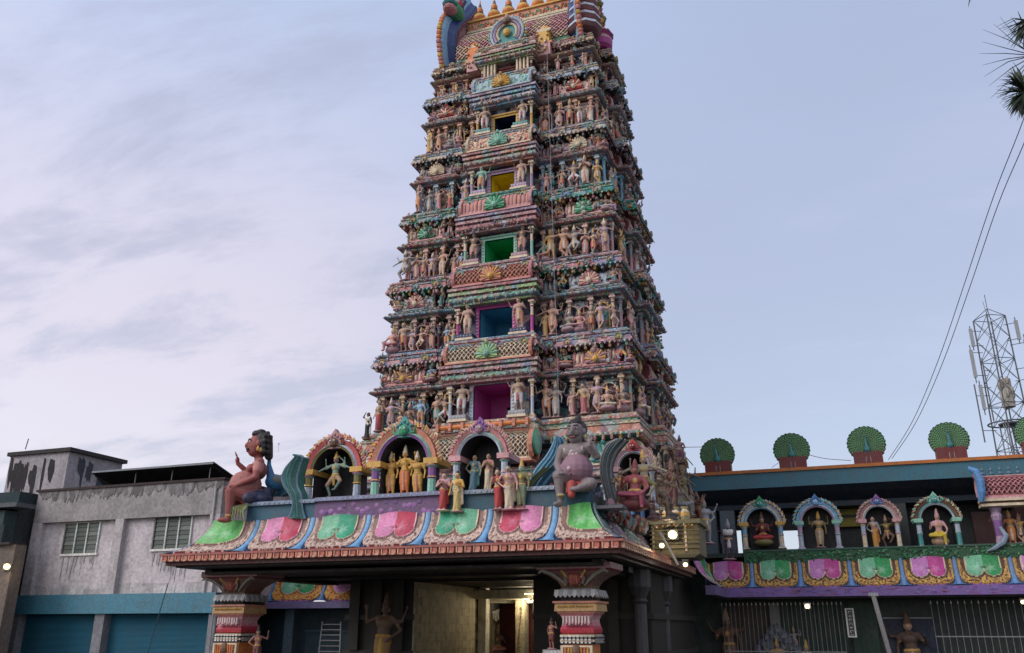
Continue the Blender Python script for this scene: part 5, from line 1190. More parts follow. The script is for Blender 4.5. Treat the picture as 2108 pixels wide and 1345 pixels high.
# ------------------------------------------------------------------ left grey building
LB = thing('concrete_building', (-31,34,0), 'stained grey concrete building with two windows above teal shutters', 'building')
mb = MB(); cw = (.53,.48,.49); cf_ = (.46,.42,.42)
mb.box((-36.7,32.25,3.05),(-25.6,40,8.0),cw)
for x0, x1 in ((-36.7,-36.1),(-31.55,-31.05),(-26.15,-25.6)): mb.box((x0,32.0,3.05),(x1,32.26,6.43),cf_)
mb.box((-36.7,32.0,6.43),(-25.6,32.26,7.95),(.32,.295,.29)); mb.box((-36.8,31.92,7.95),(-25.5,40.1,8.06),(.05,.035,.035))
# damp stains running down from the parapet and the sills
def drip(x, z, w, h, y, c):
    mb.prism([(x-w/2,y,z),(x+w/2,y,z),(x+w*.42,y,z-h*.4),(x+w*.2,y,z-h*.8),(x+w*.02,y,z-h),(x-w*.22,y,z-h*.75),(x-w*.4,y,z-h*.35)],(0,.006,0),c)
for k in range(150):
    x = -36.6+random.random()*10.9; h = .2+.9*abs(noise.noise(Vector((x*.35,2.2,0))))+random.random()*.25; t_ = random.random()
    drip(x, 7.949, random.uniform(.12,.5), h, 31.99-.0012*k/10, mixc((.13,.12,.12),(.27,.25,.25),t_))
for k in range(40): x = random.choice((-34.7,-29.3))+random.random()*2; drip(x, 4.82, random.uniform(.04,.15), random.uniform(.3,1.3), 32.235-.0004*k, mixc((.36,.335,.34),(.43,.40,.40),random.random()))
for k in range(30): x = -36.5+random.random()*10.8; mb.box((x,32.243-.0003*k,3.06),(x+random.uniform(.3,1.2),32.25,3.15+random.random()*.4),mixc((.52,.49,.48),(.38,.35,.35),random.random()))
mb.build('wall', LB, mat=CONC)
mb = MB(); mb.box((-36.95,31.9,2.2),(-25.3,32.3,3.05),(.05,.19,.26)); mb.build('lintel_band', LB)
mb = MB()
for x0, x1 in ((-36.95,-36.5),(-31.9,-31.35),(-25.6,-25.2)): mb.box((x0,32.0,0),(x1,32.5,2.2),(.22,.22,.24))
mb.box((-36.5,32.6,2.19),(-25.6,40,3.04),'dark'); mb.build('ground_floor_pier', LB, mat=CONC)
for x0, x1 in ((-36.5,-31.9),(-31.35,-25.6)):
    mb = MB(); n = 44
    mb.grid(lambda u, v: (x0+(x1-x0)*u, 32.42+.02*math.sin(v*n*2*PI), 2.2*v), 1, n*4, lambda u, v: (.035,.16,.235)); mb.box((x0,32.5,0),(x1,32.6,2.2),(.03,.1,.14)); mb.build('rolling_shutter', LB, mat=CLEAN)
for x0, x1, z0, z1 in ((-34.76,-32.65,4.93,6.36),(-29.37,-27.28,5.0,6.43)):
    mb = MB(); mb.box((x0-.08,32.17,z0-.1),(x1+.08,32.30,z0),'white')
    for k in range(4):
        x = x0+(x1-x0)*k/3; mb.box((x-.035,32.18,z0),(x+.035,32.26,z1),(.55,.58,.55) if k else (.1,.1,.1))
    wf = mb.build('window', LB)
    for k in range(3):
        a = x0+(x1-x0)*k/3+.035; b2 = x0+(x1-x0)*(k+1)/3-.035; mb = MB()
        for q in range(7): z = z0+(z1-z0)*q/7; mb.quad((a,32.215,z),(b2,32.215,z),(b2,32.245,z+(z1-z0)/7),(a,32.245,z+(z1-z0)/7),[(.10,.12,.10),(.05,.07,.06),(.12,.14,.12),(.07,.09,.08)][(q+k)%4 if k != 1 else 1])
        mb.build('pane', wf, mat=GLOSS)
mb = MB(); mb.tube([(-25.95,31.93,3.0),(-25.95,31.93,7.6)],.05,(.45,.45,.45),n=8); 
for z in (3.6,5,6.4): mb.box((-26.02,31.92,z),(-25.88,32.0,z+.06),'grey')
mb.build('drain_pipe', LB)
for k in range(3): pass
mb = MB(); mb.tube([(-25.3,31.9,0),(-25.3,31.9,3.2)],.03,'grey',n=6); rd = mb.build('drain_rod', org=(-25.3,31.9,0)); tag(rd,'grey pipe at the right end of the teal shutters','pipe'); mb = MB(); mb.tube([(-28.3,31.5,0),(-27.3,31.2,3.45)],.022,(.05,.1,.12),n=5); rd = mb.build('bamboo_pole', org=(-28.3,31.5,0)); tag(rd,'thin dark rod leaning before the teal shutters','rod')
# tin canopy on the roof
a = at(190,973,33.9); b2 = at(440,952,33.9); mb = MB(); dz = b2.z-.6
mb.prism([(a.x,33.9,a.z),(b2.x,33.9,a.z+.05),(b2.x,36.4,a.z-.62),(a.x-1.2,36.4,a.z-.62)],(0,0,.05),(.03,.03,.032))
n = 40
for k in range(n): x = a.x+(b2.x-a.x)*k/n; mb.tube([(x,33.88,a.z-.02),(x,36.4,a.z-.64)],.03,(.045,.045,.05),n=4,cap=False)
mb.box((a.x,33.86,a.z-.02),(b2.x,33.9,a.z+.07),(.2,.22,.24))
mb.box((a.x-.4,35.6,8.0),(b2.x-.1,35.7,a.z-.4),(.02,.02,.022))
for k in range(3): x = a.x+2.6+(b2.x-a.x-3)*k/2; mb.tube([(x,34.2,8.0),(x,34.2,a.z-.1)],.03,(.12,.12,.12),n=5)
tr = mb.build('tin_roof', org=((a.x+b2.x)/2,35,8.06)); tag(tr,'low black tin roof on posts over the grey building','tin roof')
# stained roof block
mb = MB(); X0, X1 = -46.4, -41.75; mb.box((X0,38,8),(X1,42.2,11.45),(.34,.31,.32)); mb.box((X0-.15,37.85,11.45),(X1+.2,42.4,11.68),(.05,.045,.045))
for k in range(26):
    x = X0+.1+abs(noise.noise(Vector((k*1.7,0,0))))*4.4+.02*k; w_ = random.uniform(.1,.35); h = random.uniform(.6,2.4); z1 = random.uniform(10.2,11.4)
    mb.prism([(x,37.985-.0005*k,z1),(x+w_,37.985-.0005*k,z1-.1),(x+w_*1.3,37.985-.0005*k,z1-h*.5),(x+w_*.8,37.985-.0005*k,z1-h),(x+w_*.2,37.985-.0005*k,z1-h*.8),(x-w_*.2,37.985-.0005*k,z1-h*.4)],(0,.012,0),(.03,.028,.03))
for k in range(14):
    y = 38.3+random.uniform(0,3.4); w_ = random.uniform(.15,.4); h = random.uniform(.5,2); z1 = random.uniform(10,11.3)
    mb.prism([(X1+.012+.0005*k,y,z1),(X1+.012+.0005*k,y+w_,z1-.2),(X1+.012+.0005*k,y+w_*.7,z1-h),(X1+.012+.0005*k,y,z1-h*.7)],(-.01,0,0),(.06,.065,.08))
tk = mb.build('roof_block', org=(-44,40,8), mat=CONC); tag(tk,'mould streaked concrete roof room behind the grey building','roof room')
mb = MB(); p = at(52,925,37.95); mb.tube([p, p+Vector((.1,0,.65))],.03,'dark',n=5); an = mb.build('roof_rod', org=p); tag(an,'thin rod standing on the streaked roof room','rod')
# dark neighbour at the left edge
mb = MB(); mb.box((-60,31.3,0),(-37.05,37,7.15),(.05,.06,.062)); mb.box((-60,30.5,0),(-36.9,31.2,6.9),(.05,.075,.08)); mb.box((-46,31.2,7.2),(-37.0,36,7.9),(.03,.05,.055)); mb.box((-60,30.35,5.3),(-36.6,30.6,6.2),(.035,.05,.055)); mb.box((-60,29.9,0),(-35.1,30.5,5.2),(.17,.135,.115)); mb.box((-60,29.7,5.2),(-35.3,30.6,5.3),(.05,.04,.04)); mb.box((-60,30.2,7.0),(-35.9,31.3,7.2),(.1,.11,.115))
for k in range(7): z = .4+k*.5; mb.box((-46,29.87,z),(-36,29.9,z+.02),(.07,.055,.045))
nb = mb.build('dark_house', org=(-41,31,0), mat=CONC); tag(nb,'dark house with brown lower wall at the left edge','house')

# ------------------------------------------------------------------ little petal eaved hall behind the left pillar
SH = thing('side_hall', (-25,38,0), 'low dark blue side hall with bright petals behind the left pillar', 'hall')
def band(y0, x0, x1, zb, rise, inset, cols, w, frame, parent, base, rib='sky', flip=0, c0=None):
    n = max(1, round((x1-x0)/w)); w = (x1-x0)/n
    for k in range(n):
        S = petal_surface((x0+(k+.5)*w, y0, 0), (1,0,0), (0,-1,0), w, inset=inset, z0=zb, rise=rise)
        petal('lotus_petal', parent, S, w, cols[k % len(cols)], frame=frame, rib=rib, base=base, seed=k*2+flip, nu=56, nv=38)
a = at(548,1240,36.0); b2 = at(700,1240,36.0); a0 = at(408,1240,36.0)
band(36.0, a.x-4*2.9, a.x+3*2.9, a.z, 1.15, .5, ['leaf','magenta'], 2.9, ('orange','gold'), SH, 'purple', rib='blue')
mb = MB(); mb.box((a0.x-8,35.95,a.z-.28),(b2.x+1.5,37,a.z+.01),(.16,.13,.28)); mb.build('eave_strip', SH)
mb = MB(); mb.box((a0.x-8,37.2,0),(b2.x+1.5,37.8,a.z),(.012,.035,.05)); mb.box((a0.x-8,36.6,a.z+.9),(b2.x+1.5,44,a.z+1.5),(.09,.08,.05)); c = at(600,1250,36.8); mb.box((c.x-.25,36.7,0),(c.x+.25,37.2,a.z-.2),(.10,.15,.19)); mb.box((c.x+.8,36.9,1.4),(c.x+3.6,37.2,1.5),(.04,.08,.1)); mb.box((c.x+.8,37.0,0),(c.x+3.6,37.2,1.4),(.025,.06,.08))
mb.build('wall', SH)
mb = MB(); A = at(655,1345,35.5); B = at(664,1280,36.6); C2 = at(700,1345,35.5); D2 = at(702,1280,36.6); A.z = C2.z = 0
mb.tube([A,B],.035,'grey'); mb.tube([C2,D2],.035,'grey')
for k in range(8): t_ = (k+.5)/8; mb.tube([A*(1-t_)+B*t_, C2*(1-t_)+D2*t_],.025,'grey',n=5)
ld = mb.build('ladder', org=A); tag(ld,'metal ladder leaning on the dark side hall wall','ladder')

# ------------------------------------------------------------------ right hall with the peacock roofline
RB = thing('peacock_hall', (4,48,0), 'long teal roofed hall with lotus petal eave and arched shrines', 'hall')
X0, X1 = -4.95, 16.0; teal = (.045,.15,.20)
mb = MB(); mb.box((-9.5,46.0,8.42),(X1,46.5,9.2),teal); mb.box((-9.5,46.5,8.5),(X1,52,9.25),(.03,.05,.06)); mb.build('roof_fascia', RB)
mb = MB(); mb.box((-9.5,45.9,9.2),(X1,46.6,9.36),(.48,.15,.03)); mb.build('roof_coping', RB)
mb = MB(); mb.ring([[(-9.5,46.02,8.42),(X1,46.02,8.42)],[(-9.5,46.5,8.1),(X1,46.5,8.1)],[(-9.5,47.2,7.75),(X1,47.2,7.75)],[(-9.5,47.25,7.5),(X1,47.25,7.5)],[(-9.5,48.8,7.45),(X1,48.8,7.45)]], [(.02,.03,.05),(.02,.035,.055),(.04,.06,.085),(.03,.05,.07)], closed=False); mb.build('roof_cove', RB)
mb = MB()
gx0, gx1 = at(1606,1100,48.6).x, at(1652,1100,48.6).x; hx = at(1530,1100,48.6).x
for x0, x1, z0, z1 in ((-9.5,hx-.55,5.1,7.9),(hx-.1,gx0,5.1,7.9),(gx1,X1,5.1,7.9),(gx0,gx1,6.5,7.9),(hx-.55,hx-.1,6.6,7.9),(-9.5,X1,3.0,5.3)): mb.box((x0,48.6,z0),(x1,48.9,z1),(.035,.04,.04))
for x, c in ((-6.3,(.10,.14,.17)),(-5.35,(.13,.17,.2)),(3.0,(.04,.05,.05)),(8.5,(.08,.03,.03))): mb.box((x,47.0,5.1),(x+.75,47.6,7.46),c)
mb.box((gx0-1.9,48.3,6.5),(gx0+.2,48.6,7.45),(.30,.24,.02)); mb.box((gx0+2.4,48.3,6.55),(gx0+5.0,48.6,7.45),(.30,.24,.02)); mb.box((gx0+3.0,48.27,7.0),(gx0+4.2,48.31,7.15),(.05,.04,.02))
mb.box((-9.5,44.9,4.9),(X1,49,5.1),(.02,.04,.03)); mb.build('gallery_wall', RB)
mb = MB(); mb.box((X0+.9,44.45,4.56),(X1,44.75,5.16),(.015,.085,.035)); mb.box((X0+.9,44.4,5.1),(X1,44.8,5.18),(.03,.09,.06))
for k in range(420): mb.blob((X0+1.0+random.random()*(X1-X0-1),44.43,random.uniform(4.64,5.08)),(random.uniform(.04,.1),.05,random.uniform(.04,.08)),random.choice([(.02,.13,.05),(.03,.2,.08),(.01,.05,.02),(.1,.2,.1)]),5,3)
mb.build('green_balustrade', RB)
cen = [-2.62+2.24*k for k in range(-1,9)]
for k, c in enumerate(cen):
    w = 2.24; S = petal_surface((c,44.0,0),(1,0,0),(0,-1,0),w,inset=.5,z0=3.36,rise=1.22)
    petal('lotus_petal', RB, S, w, 'magenta' if k % 2 == 0 else 'leaf', frame=('brown','gold'), rib='blue', base='purple', seed=k*2, nu=64, nv=44)
for k in range(2):     # return of the eave along the tower flank
    S = petal_surface((X0-.05,40.2+k*2.4+1.2,0),(0,1,0),(1,0,0),2.4,inset=1.0,z0=3.36,rise=1.3); petal('lotus_petal', RB, S, 2.4, ['magenta','leaf'][k], frame=('mauve','grey'), rib='grey', base='purple', seed=k, nu=50, nv=36)
mb = MB(); mb.box((X0-.05,43.92,2.98),(X1,44.3,3.38),(.17,.10,.30)); mb.box((X0-.5,40.2,2.98),(X0-.054,44.3,3.38),(.15,.11,.24))
for k in range(120): mb.blob((X0+random.random()*(X1-X0),43.92,random.uniform(3.05,3.33)),(random.uniform(.06,.25),.012,random.uniform(.03,.07)),random.choice([(.22,.12,.36),(.12,.08,.26),(.2,.08,.22)]),6,3)
mb.box((X0-.3,44.3,2.9),(X1,49,3.0),(.02,.02,.022)); mb.build('eave_strip', RB)
for i, (x, px) in enumerate([(-5.12,0),(-1.33,0),(2.3,0),(6.08,0),(9.85,0)]):
    wd = ['first','second','third','fourth','fifth and rightmost'][i]; zb = 9.36
    pt = thing('peacock_statue', (x,46.25,zb), f'green fan tailed peacock on maroon block, {wd} from the left on the roof', 'peacock statue', 'fan tailed peacocks on the teal roof')
    mb = MB(); mb.box((x-.68,46.0,zb),(x+.68,46.5,zb+.6),(.16,.025,.025)); mb.build('plinth', pt)
    mb = MB(); r = .9; zc = zb+.98; n = 44; nr = 9
    def S(u, v, x=x, zc=zc):
        t_ = math.radians(-62+304*u); q = .12+.88*v; rr = r*q*(1+(.02*math.cos(u*2*PI*22) if v > .95 else 0)); return (x+rr*math.cos(t_)*1.02, 46.12+.10*(v-.5)**2-.02*math.cos(u*2*PI*30)*v-.015*math.cos(v*9*2*PI), zc+rr*math.sin(t_))
    def cf2(u, v):
        e = (math.cos(u*2*PI*30+(PI if int(v*9) % 2 else 0))*math.cos((v*9 % 1-.5)*PI))
        return mixc((.05,.18,.08), (.26,.40,.18), .9) if e > .55 else ((.05,.10,.11) if e > .3 else (.08,.20,.10) if v < .93 else (.02,.08,.06))
    mb.grid(S, 180, 54, cf2); mb.prism([(x+r*1.0*math.cos(math.radians(-62+304*k/40)),46.19,zc+r*.985*math.sin(math.radians(-62+304*k/40))) for k in range(41)],(0,.1,0),(.03,.1,.05)); mb.build('tail_fan', pt)
    pr = [('e',(0,-.16,.72),(.15,.2,.2),'t'),('c',(0,-.26,.8),(-.04,-.32,1.15),.1,.055,'t'),('c',(-.04,-.32,1.15),(-.05,-.34,1.32),.05,.04,'t'),('e',(-.05,-.38,1.36),(.05,.07,.05),'t'),('c',(-.05,-.43,1.36),(-.07,-.5,1.33),.018,.006,'k'),('c',(-.05,-.36,1.4),(-.05,-.36,1.52),.01,.01,'t'),
          ('c',(-.09,-.2,.6),(-.1,-.27,0.02),.035,.025,'l'),('c',(.1,-.2,.6),(.12,-.27,.02),.035,.025,'l')]
    pt.rotation_euler = (0,0,random.uniform(-.06,.06)); pt.scale = (1,1,random.uniform(.96,1.05))
    if i == 0: PKM = figure_mesh(pr, .024)
    o = figure_obj('body', PKM, dict(t=K((.06,.27,.28)), k='dark', l=K((.3,.28,.28)))); o.parent = pt
RC = [(1530,1617,1130,1022,('pale','sky','gold','cream'),('green','teal'),'blue grey arch with green crest, leftmost on the right hall'),(1645,1735,1130,1018,('sky','lilac','mint','pale'),('blue','sky'),'lilac and blue arch, second from left on the right hall'),
      (1777,1860,1130,1018,('mauve','pale','rose','cream'),('purple','blue'),'dusty mauve arch, third from left on the right hall'),(1892,1985,1127,1013,('brown','pale','mint','teal'),('mint','teal'),'brown and mint arch, fourth from left on the right hall')]
for a, b2, yb, yt, cs, cr, lab in RC: shrine(a, b2, yb, yt, 45.3, cs, lab, cr, depth=.8)
f2 = lambda *a_, **k_: fig_at(*a_, **k_)
f2(1574,1128,1052,45.5,'lotus',0,'dark red seated deity in the leftmost arch of the right hall', skin='maroon', top='maroon', cloth='red', base='olive', crown='brown')
f2(1690,1128,1050,45.5,'deity',8,'dull gold standing deity in the second arch of the right hall', skin='olive', top='tan', cloth='tan', crown='gold')
f2(1805,1128,1054,45.4,'man',3,'figure in an orange dhoti in the third arch of the right hall', skin='grey', top='grey', cloth=K((.55,.26,.05)), sash='orange')
f2(1832,1128,1058,45.6,'dancer',9,'dark brown figure beside the orange dhoti figure, third arch', skin='brown', top='olive', cloth='brown')
f2(1938,1125,1045,45.4,'lalita',3,'pink torsoed deity in yellow in the fourth arch of the right hall', skin='rose', top='rose', cloth='yellow', crown='rose', base='tan')
f2(2062,1120,1060,45.8,'carry',3,'brown orange standing figure behind the lilac pillar, right edge', skin='brown', top='brown', cloth='brown')
f2(2086,1120,1048,45.6,'bless',3,'bright orange deity under the lattice roof at the right edge', skin='tan', top='orange', cloth='orange', crown='gold')
f2(2104,1118,1055,45.7,'staff',3,'gold brown deity cut by the right picture edge', skin='tan', top='gold', cloth='brown')
pv = thing('lattice_pavilion', (9.5,46,5.1), 'pink lattice roofed pavilion at the right end of the hall', 'pavilion')
Fp = Frame((0,45.0,0),(1,0,0),(0,-1,0)); xl = 6.75
barrel('lattice_roof', pv, Fp, xl+.1, 14.5, -.2, 7.2, 1.15, 'lattice', ('pink','rose','maroon'), depth=.5, knobs=False)
mb = MB(); 
for q, (z0, z1, d, c) in enumerate([(6.86,6.98,.35,'cream'),(6.98,7.08,.25,'brown'),(7.08,7.2,.42,'cream')]): fbox(mb, Fp, xl, 14.5, -.5, d, z0, z1, c)
for k in range(20): mb.lathe(Fp(xl+.35+k*.37,-.1,8.3), [(.1,0),(.13,.08),(.06,.2),(.08,.27),(.02,.4)], [teal,(.1,.16,.2)], n=8)
mb.build('roof_moulding', pv)
mb = MB(); mb.tube([Fp(xl-.25,.3,8.65),Fp(xl+.02,.45,8.45),Fp(xl+.1,.5,8.0),Fp(xl+.08,.5,7.5),Fp(xl+.0,.45,7.05)],[.1,.17,.2,.19,.12],(.1,.25,.5),n=8); mb.build('gable_scroll', pv)
mb = MB(); mb.lathe((7.35,45.1,5.15), [(.22,0),(.2,.2),(.17,.4),(.19,1.1),(.24,1.3),(.19,1.45),(.3,1.7)], ['lilac','lilac','purple','lilac'], n=10); mb.lathe((12.0,45.1,5.15), [(.22,0),(.2,.2),(.17,.4),(.19,1.1),(.24,1.3),(.19,1.45),(.3,1.7)], ['lilac','lilac','purple','lilac'], n=10)
mb.tube([(7.35,44.7,5.9),(7.5,44.5,5.5),(7.3,44.35,5.2),(6.9,44.3,4.95),(6.6,44.3,4.85)],[.08,.12,.12,.09,.03],(.2,.26,.33),n=7); mb.box((6.75,48,5.1),(14.5,48.2,7),(.07,.03,.03)); mb.build('pillar', pv)
# lower front: grille, green door, hoarding, pole
mb = MB(); mb.box((-12,46.4,0),(16,46.7,4.95),(.02,.035,.03)); mb.box((-5.4,46.3,.0),(-2.9,46.4,2.7),(.06,.04,.03)); xa = at(1755,1300,46).x; xb = at(1808,1300,46).x; mb.box((xa,46.1,0),(xb,46.4,2.75),(.015,.045,.028))
for k in range(12): mb.box((-2.8+k*.3,46.33,0),(-2.72+k*.3,46.4,2.7),(.02,.07,.04))
mb.box((xb+.3,46.3,0),(xb+2.6,46.4,2.0),(.01,.02,.05)); mb.box((xb+.3,46.2,2.0),(xb+2.4,46.32,2.06),(.3,.3,.3)); mb.build('ground_floor_wall', RB)
def grille(x0, x1, label, n, zt=2.62, rail=None):
    mb = MB()
    for k in range(n): 
        x = x0+(x1-x0)*k/(n-1); mb.tube([(x,45.2,0),(x,45.2,zt)],.014,(.22,.22,.22),n=5); mb.lathe((x,45.2,zt),[(.012,0),(.035,.05),(.004,.16)],'white',n=5)
    for z in rail or (1.6,): mb.box((x0,45.185,z),(x1,45.215,z+.045),(.25,.25,.25))
    o = mb.build('grille_fence', org=((x0+x1)/2,45.2,0), mat=CLEAN); tag(o, label, 'grille')
g0 = at(1490,1300,45.2).x; g1 = at(1738,1300,45.2).x; grille(g0, g1, 'spiked steel grille left of the green door under the eave', 28, rail=(.5,)); g2 = at(1925,1300,45.2).x; grille(g2, 15, 'tall spiked grille at the lower right edge', 40, rail=(1.2,))
a = at(1740,1252,45.0); b2 = at(1753,1312,45.0); mb = MB(); mb.box((a.x-.03,45.0,b2.z),(a.x+.36,45.06,a.z),'white'); mb.box((a.x+.04,44.99,b2.z+.06),(a.x+.29,45.0,a.z-.06),(.05,.05,.05))
for k, seg in enumerate(['curl','bar','curl','arch','bar','curl','arch']):
    z = a.z-.18-k*.17; x = a.x+.165
    if seg == 'curl': mb.tube([(x+.07*math.cos(t_),44.985,z+.05*math.sin(t_)) for t_ in [q*.9 for q in range(6)]],.014,'white',n=4)
    elif seg == 'bar': mb.box((x-.07,44.98,z-.012),(x+.07,44.99,z+.012),'white'); mb.box((x-.012,44.978,z-.05),(x+.012,44.988,z+.05),'white')
    else: mb.tube([(x-.07,44.985,z-.05),(x-.05,44.985,z+.03),(x+.05,44.985,z+.03),(x+.07,44.985,z-.05)],.013,'white',n=4)
sg = mb.build('vertical_sign', org=(a.x+.15,45,b2.z)); tag(sg,'narrow white framed vertical signboard beside the green door','sign')
mb = MB(); a = at(1798,1226,42.0); b2 = at(1831,1345,42.0); d = b2-a; mb.tube([a, a+d*1.9],.1,(.28,.27,.26),n=10); mb.box((a.x-.2,41.9,a.z-.02),(a.x+.2,42.1,a.z+.12),'grey'); pl = mb.build('slanting_pole', org=a+d*1.9); tag(pl,'grey slanting pole propping the right eave','pole')
# rock grotto group behind the left grille
mb = MB()
for k in range(60):
    px = random.uniform(1560,1645); hmax = 1345-60*max(.1,1-abs(px-1600)/48); p = at(px, random.uniform(hmax,1345), 45.9+random.random()*.3); mb.blob(p,(random.uniform(.15,.35),.3,random.uniform(.15,.3)),mixc((.2,.21,.25),(.1,.11,.14),random.random()),7,5)
mb.box((at(1588,1300,46).x,46.0,0),(at(1608,1300,46).x,46.25,2.75),(.25,.24,.23))
rk = mb.build('rock_grotto', org=at(1600,1345,46)); tag(rk,'grey plaster rock grotto behind the left grille','rock sculpture')
f2(1606,1400,1312,45.6,'bless',2,'gold clad idol before the grey rock grotto', skin='tan', top='gold', cloth='salmon'); f2(1665,1400,1314,45.6,'lalita',6,'pale idol with dark hair right of the rock grotto', skin='tan', top='white', cloth='white')
f2(1640,1345,1288,46.0,'hip',6,'small pale figure on the right shoulder of the rock grotto', skin='grey', top='grey', cloth='grey')
f2(1892,1420,1256,46.1,'guard',3,'tall brown and cream statue left of the tall grille', skin=K((.09,.05,.035)), top=K((.09,.05,.035)), cloth=K((.2,.14,.1)), sash='tan', crown='brown')
f2(1510,1400,1250,46.1,'bless',9,'dim brown painted figure behind the grille at far left', skin='brown', top='brown', cloth='brown', sash='tan')

# ------------------------------------------------------------------ telecom mast
TP = at(2036,655,80.0); MW = 2.5
tm = thing('telecom_mast', (TP.x+1.25,80,0), 'tall steel lattice telecom mast with antennas at the right', 'telecom mast')
cx, cy = TP.x, 80.0
def leg(q, z, w0=.88, grow=.008): 
    r = w0+(TP.z-z)*grow; sx, sy = ((-1,-1),(1,-1),(1,1),(-1,1))[q]; a_ = .5; x = sx*r; y = sy*r
    return Vector((cx+x*math.cos(a_)-y*math.sin(a_), cy+x*math.sin(a_)+y*math.cos(a_), z))
mb = MB(); st = (.10,.11,.12)
for q in range(4): mb.tube([leg(q, 0), leg(q, TP.z)],.065,st,n=5)
nz = 14; hh = TP.z/nz
for k in range(nz):
    for q in range(4):
        z0, z1 = TP.z-hh*k, TP.z-hh*(k+1); mb.tube([leg(q,z0),leg((q+1)%4,z1)],.03,st,n=4); mb.tube([leg((q+1)%4,z0),leg(q,z1)],.03,st,n=4)
        if k % 2 == 0: mb.tube([leg(q,z0),leg((q+1)%4,z0)],.035,st,n=4)
ap = Vector((cx,cy,TP.z+.9))
for q in range(4): mb.tube([leg(q,TP.z),ap],.03,st,n=4)
mb.tube([ap,ap+Vector((0,0,1.3))],.03,st,n=4); p = leg(0,TP.z); mb.tube([p,p+Vector((-.1,0,1.2))],.02,st,n=4)
mb.build('lattice_frame', tm, mat=CLEAN)
for (dx, dz, hgt) in ((-3.0,-4.2,3.4),(-2.6,-1.9,2.2),(-2.7,-7.2,3.0),(3.2,-3.8,3.6),(2.6,-1.6,2.4),(2.7,-6.8,3.0),(-3.3,-8.5,5.0),(2.2,-10.5,2.6),(-1.9,-6.5,5.5)):
    mb = MB(); x = cx+dx*.68; z = TP.z+dz; mb.tube([(x,79.2,z-hgt/2),(x,79.2,z+hgt/2)],.06 if hgt > 4 else .045,st,n=5)
    if hgt < 4: mb.box((x-.14,79.0,z-hgt*.36),(x+.14,79.14,z+hgt*.36),(.30,.31,.33))
    for s in (-.3,.3): mb.tube([(x,79.2,z+s*hgt),(cx+dx*.35,79.6,z+s*hgt)],.03,st,n=4)
    mb.build('antenna', tm, mat=CLEAN)
mb = MB(); mb.lathe((cx+.1,79.6,TP.z-8.1),[(.5,0),(.5,2.4)],(.42,.38,.33),n=14)
for k in range(16): mb.blob((cx+.1+.45*math.cos(k),79.6+.45*math.sin(k)-.1,TP.z-8+random.random()*2.4),(.16,.16,.35),(.3,.27,.22),5,4)
mb.build('equipment_drum', tm)
mb = MB(); mb.tube([(cx+1.5*math.cos(t_)*1.1,cy+1.5*math.sin(t_),TP.z-9.4) for t_ in [2*PI*k/20 for k in range(21)]],.07,st,n=5); mb.lathe((cx,cy,TP.z-9.5),[(.9,0),(.9,.12)],st,n=8); mb.build('platform_ring', tm, mat=CLEAN)
mb = MB()
for k in range(14):
    t_ = k*1.3; mb.tube([(cx+.8*math.cos(t_),cy+.8*math.sin(t_),TP.z-9.5),(cx+.3+1.1*math.cos(t_),cy+1.1*math.sin(t_),0)],.035,(.4,.42,.45),n=4)
mb.build('cable_run', tm, mat=CLEAN)

# ------------------------------------------------------------------ palm at the right edge, wires
PYP = 17.0; top = at(2235,90,PYP)
pm = thing('palm_tree', (top.x,PYP,0), 'fan palm whose stiff fronds reach in at the right edge', 'palm tree')
mb = MB(); mb.tube([(top.x+.15*math.sin(z_*.5),PYP,z_) for z_ in [top.z*k/14 for k in range(15)]],[.34-.12*k/14+(.02 if k%2 else 0) for k in range(15)],(.13,.11,.09),n=12); mb.build('trunk', pm, mat=CONC)
def fan(name, hub, tips, cs, r=.012):
    mb = MB(); mb.tube([top, (top+hub)/2+Vector((0,0,.5)), hub],[.05,.04,.03],(.08,.09,.04),n=5)
    for tp in tips:
        tp = hub+(tp-hub)*random.uniform(.82,1.06)
        m = (hub+tp)/2+Vector((0,random.uniform(-.1,.1),random.uniform(-.02,.1))); d = (tp-hub).normalized(); up = Vector((random.uniform(-.3,.3),-.6,1)); s_ = d.cross(up).normalized()
        w = random.uniform(.03,.055); n = len(mb.v); pts = [hub-s_*.012,hub+s_*.012,m-s_*w,m+s_*w,tp-s_*.004,tp+s_*.004]; mb.v += [tuple(p) for p in pts]; c = K(cs, random.uniform(.7,1.3)); mb.face((n,n+1,n+3,n+2),c); mb.face((n+2,n+3,n+5,n+4),c)
        mb.tube([hub,m,tp],[.014,.010,.003],c,n=4)
    return mb.build(name, pm, recalc=False)
grn = (.035,.055,.03)
hub = at(2112,188,PYP-.3)
tips = [at(2112+R_x*math.cos(t_), 188-R_x*math.sin(t_)*1.05, PYP-.3+random.uniform(-.5,.5)) for t_, R_x in [(math.radians(112+i*2.7), random.uniform(50,62)) for i in range(58)]]
fan('frond', hub, tips, grn)
hub = at(2122,42,PYP+.2); fan('frond', hub, [at(2122+R_x*math.cos(t_), 42-R_x*math.sin(t_), PYP+.2+random.uniform(-.4,.4)) for t_, R_x in [(math.radians(190+i*2.4), random.uniform(38,72)) for i in range(36)]], grn)
hub = at(2010,-30,PYP-1.5); fan('frond', hub, [at(2010+dx, -30+dy, PYP-1.5) for dx, dy in ((-16,42),(-10,30),(-5,26),(4,20),(-22,24))], grn)
for k in range(7):
    t_ = k*PI*2/7+.9; hub = top+Vector((2.0*math.cos(t_),1.6*math.sin(t_),.5+.5*math.sin(k*2))); 
    if k in (2,3,4): hub = top+Vector((2.0+.3*k,1.5*math.sin(t_),.6))
    fan('frond', hub, [hub+Vector((1.1*math.cos(a_),.35*math.sin(a_*2),1.1*math.sin(a_))) for a_ in [q*2*PI/30 for q in range(22)]], grn)
